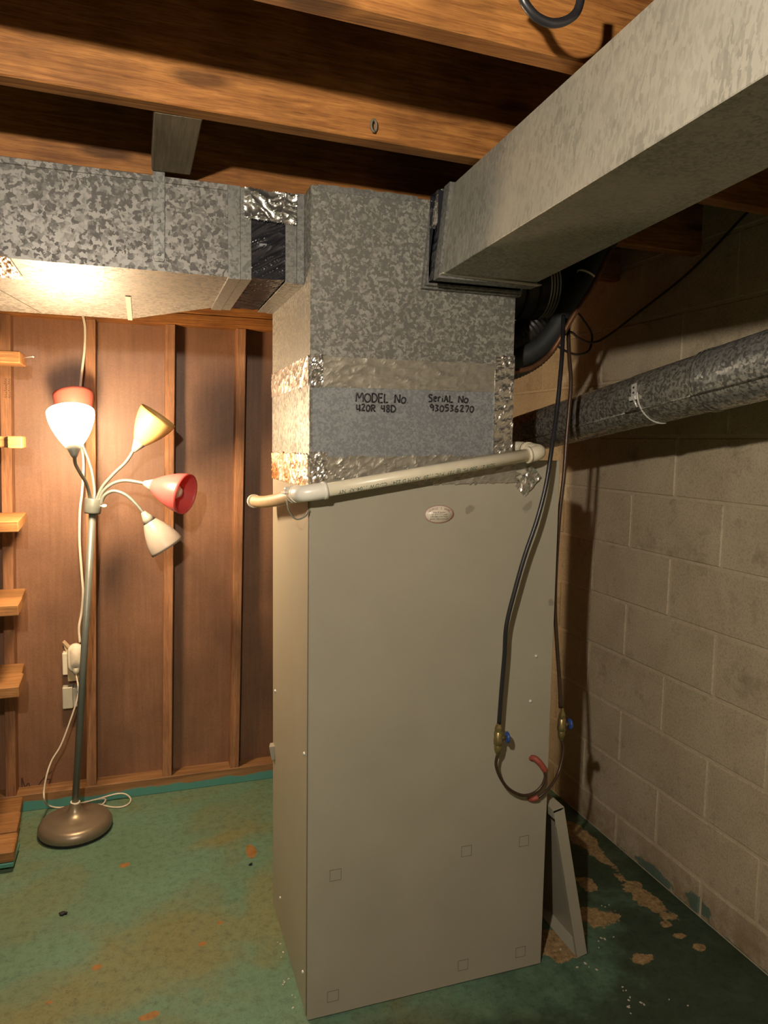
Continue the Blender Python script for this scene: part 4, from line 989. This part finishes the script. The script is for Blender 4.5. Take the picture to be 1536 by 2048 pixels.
def fcord(a, b_, z):
    p = at(a, b_, z=z)
    return p if p.y < 3.092 else at(a, b_, y=3.092)
cdp = [at(152, 1348, y=3.085), at(157, 1378, y=3.06), at(154, 1400, y=3.05), at(141, 1440, y=3.04), at(122, 1490, y=3.03), at(104, 1520, y=3.02), at(94, 1548, y=3.0), at(88, 1580, y=2.985), at(89, 1600, y=2.97)]
fl_ = [(96, 1610), (112, 1615), (132, 1614), (150, 1609), (180, 1602), (206, 1595), (232, 1588), (250, 1588), (261, 1597), (258, 1607), (243, 1614), (222, 1614), (198, 1609), (176, 1612), (156, 1614)]
m = MB(); m.tube(smooth_path(cdp + [fcord(a, b_, 0.004) for a, b_ in fl_], 5), 0.0034, 8)
tag(obj('extension_cord', m, 'cord'), 'white power cord from oval plug looping on floor behind lamp base', 'cord')
m = MB(); m.tube(smooth_path([fcord(a, b_, 0.009) for a, b_ in ((178, 1602), (206, 1597), (211, 1600), (207, 1607), (196, 1614), (190, 1618))], 5), 0.0034, 8)
tag(obj('lamp_cord', m, 'cord'), 'short white cord end curling over cord loop behind lamp base', 'cord')
wc = [at(165, 628, y=3.09), at(170, 655, y=3.095), at(169, 700, y=3.095), at(163, 750, y=3.095), at(160, 800, y=3.095), at(163, 880, y=3.095), at(167, 930, y=3.095), at(164, 985, y=3.095), at(160, 1020, y=3.095), at(159, 1080, y=3.095), at(163, 1140, y=3.095), at(166, 1185, y=3.10), at(163, 1225, y=3.12), at(158, 1255, y=3.12), at(160, 1285, y=3.118)]
m = MB(); m.tube(smooth_path(wc, 5), 0.0050, 8, True, True, ((0, 1, 0), 0.5))
tag(obj('flat_cable', m, 'cord'), 'flat white cable hanging down stud from duct to outlet behind lamp', 'cable')

# ================================================================== WOODEN SHELVES at left edge
def plank(par, x1, y0, y1, z0, z1, x0=-1.25, bev=0.003, dx=0.0, mat='shelf'):
    m = MB(); m.hexa([(x, y, z) for z in (z0, z1) for (y, xs) in ((y0, (x0, x1 + 0.0)), (y1, (x0, x1 + dx))) for x in xs], bev)
    return obj('plank', m, mat, par)
SH = 'plank shelves along back wall'
t = thing('wooden_shelf', 'highest pine shelf board under trunk duct, with nail in its end', 'shelf', (-0.8, 2.84, 1.765), SH)
plank(t, -0.388, 2.77, 2.915, 1.765, 1.806)
m = MB(); nb = at(52, 716, y=2.85); nt_ = at(67, 713, y=2.83); m.tube([nb - Vector((0.01, 0, 0)), nt_], 0.0016, 8); m.lathe([(0, 0.001), (0.0045, 0.001), (0.0045, -0.001)], nt_, (nt_ - nb), 10); obj('nail', m, 'steel', t)
t = thing('wooden_shelf', 'pine shelf board at eye level, second from top, with short block at end', 'shelf', (-0.8, 2.84, 1.476), SH)
plank(t, -0.424, 2.78, 2.92, 1.477, 1.515)
m = MB(); m.hexa([(x, y, z) for z in (1.474, 1.516) for (y, xs) in ((2.765, (-0.436, -0.391)), (2.90, (-0.430, -0.395))) for x in xs], 0.003); obj('end_block', m, 'shelf', t)
t = thing('wooden_shelf', 'plain pine shelf level with lamp hub, third from top', 'shelf', (-0.8, 2.93, 1.18), SH)
plank(t, -0.412, 2.775, 3.100, 1.182, 1.221, dx=-0.018)
t = thing('wooden_shelf', 'two-plank shelf midway down, fourth from top', 'shelf', (-0.8, 2.93, 0.88), SH)
plank(t, -0.423, 2.785, 2.932, 0.883, 0.922, dx=-0.006); plank(t, -0.432, 2.936, 3.100, 0.882, 0.920, dx=-0.010)
t = thing('wooden_shelf', 'rough two-plank shelf beside lower outlet, fifth from top', 'shelf', (-0.8, 2.93, 0.58), SH)
plank(t, -0.432, 2.795, 2.957, 0.582, 0.622, dx=-0.006); plank(t, -0.446, 2.962, 3.100, 0.580, 0.619, dx=-0.010)
t = thing('wooden_shelf', 'lowest three-plank shelf resting near floor with teal painted edge', 'shelf', (-0.8, 2.88, 0.0), SH)
plank(t, -0.446, 2.668, 2.800, 0.034, 0.076, dx=-0.006, bev=0.005); plank(t, -0.460, 2.822, 2.966, 0.032, 0.070, dx=-0.006); plank(t, -0.470, 2.970, 3.100, 0.032, 0.068, dx=-0.008)
m = MB(); m.box((-1.25, 2.664, 0.020), (-0.448, 2.800, 0.034), 0.001); obj('painted_edge', m, 'tealpaint', t, label='teal painted lower edge')
m = MB(); m.box((-1.25, 2.70, 0.0), (-0.50, 3.09, 0.032)); obj('sleeper', m, 'shelf', t)
for y, lab in ((2.80, 'wooden post under front left ends of plank shelves'), (3.05, 'wooden post against back wall under left ends of plank shelves')):
    m = MB(); m.box((-1.29, y - 0.02, 0.0), (-1.25, y + 0.02, 1.81), 0.002)
    tag(obj('shelf_post', m, 'stud'), lab, 'post', 'posts at the left ends of the shelves')

# ================================================================== SMALL THINGS
q_ = at(745, 258, y=1.45); yj = 1.435 + (q_.x - 0.25) * 0.045
m = MB(); m.tube(smooth_path([(q_.x + 0.006 * math.cos(a) - 0.002, yj - 0.007 - 0.004 * math.sin(a * 0.5), q_.z + 0.011 * math.sin(a)) for a in [k * 0.45 for k in range(-2, 12)]], 3) + [Vector((q_.x, yj + 0.004, q_.z - 0.004))], 0.0026, 8)
tag(obj('screw_eye', m, 'knock'), 'small rusty screw eye in face of middle joist', 'hook')
lpth = [(1010, -40), (1040, -12), (1052, 10), (1072, 33), (1100, 46), (1128, 43), (1150, 28), (1160, 5), (1163, -30)]
m = MB(); m.tube(smooth_path([at(a, b_, y=0.93) for a, b_ in lpth], 6), [0.0062] * 49, 10)
tag(obj('hanging_cable', m, 'line'), 'dark cable loop hanging in front of nearest joist', 'cable')
# ceiling bulb, just above the frame
cb = thing('ceiling_bulb', 'bare lit bulb in porcelain holder under joists, above the picture', 'lamp', tuple(BULB_POS + Vector((0, 0, 0.17))))
m = MB(); m.sphere(BULB_POS, 0.021, 20, 12); obj('bulb', m, 'ceilbulb', cb)
m = MB(); m.lathe([(0.012, 0.0195), (0.013, 0.045), (0.020, 0.055), (0.035, 0.095), (0.055, 0.115), (0.055, 0.13)], BULB_POS, (0, 0, 1), 24); obj('holder', m, 'porcelain', cb)
m = MB(); m.box((-0.12, 0.20, BULB_POS.z + 0.128), (0.12, 0.66, JZ + 0.004)); obj('mounting_board', m, 'joist_y', cb)
# debris on the floor
def scrap(px, py, s, lab, seed):
    c_ = at(px, py, z=0.003); m = MB(); random.seed(seed); n = 10
    top = [m.bm.verts.new((c_.x + math.cos(2 * math.pi * k / n) * s * random.uniform(0.5, 1.2), c_.y + math.sin(2 * math.pi * k / n) * s * 0.6 * random.uniform(0.5, 1.2), random.uniform(0.002, 0.008))) for k in range(n)]
    bot = [m.bm.verts.new((v.co.x, v.co.y, 0.0004)) for v in top]; ct = m.bm.verts.new((c_.x, c_.y, 0.009))
    for k in range(n):
        k2 = (k + 1) % n; m.bm.faces.new((top[k], top[k2], ct)); m.bm.faces.new((top[k], bot[k], bot[k2], top[k2]))
    m.bm.faces.new(bot[::-1])
    tag(obj('debris_scrap', m, 'debris'), lab, 'debris')
scrap(127, 1827, 0.016, 'black crumpled scrap on open teal floor in front of lamp base', 3)
scrap(501, 1729, 0.007, 'tiny black scrap on teal floor close to cabinet corner', 5)
m = MB(); random.seed(11)
for (px, py, n) in ((1172, 1925, 5), (1260, 1990, 6), (1140, 1895, 4), (1275, 2020, 4), (1355, 2002, 2), (1215, 1880, 5), (1200, 1800, 3), (572, 1955, 4), (585, 2005, 3), (560, 1900, 4)):
    for k in range(n):
        c_ = at(px + random.uniform(-22, 22) * (0.3 if px < 700 else 1), py + random.uniform(-16, 16), z=0.0)
        s = random.uniform(0.0012, 0.0032)
        a = random.uniform(0, 3.1)
        pts = [(c_.x + s * (math.cos(a) * u - math.sin(a) * v), c_.y + s * (math.sin(a) * u + math.cos(a) * v)) for u, v in ((-1.5, -.7), (1.2, -.9), (1.5, .6), (-.9, .9))]
        lo_ = [m.bm.verts.new((x, y, 0.0002)) for x, y in pts]; hi_ = [m.bm.verts.new((x, y, 0.0016)) for x, y in pts]
        m.bm.faces.new(hi_)
        for i in range(4): m.bm.faces.new((lo_[i], lo_[(i + 1) % 4], hi_[(i + 1) % 4], hi_[i]))
o = obj('paint_chips', m, 'chip'); o['kind'] = 'stuff'; o['label'] = 'pale flakes of paint scattered on floor by cabinet'; o['category'] = 'debris'
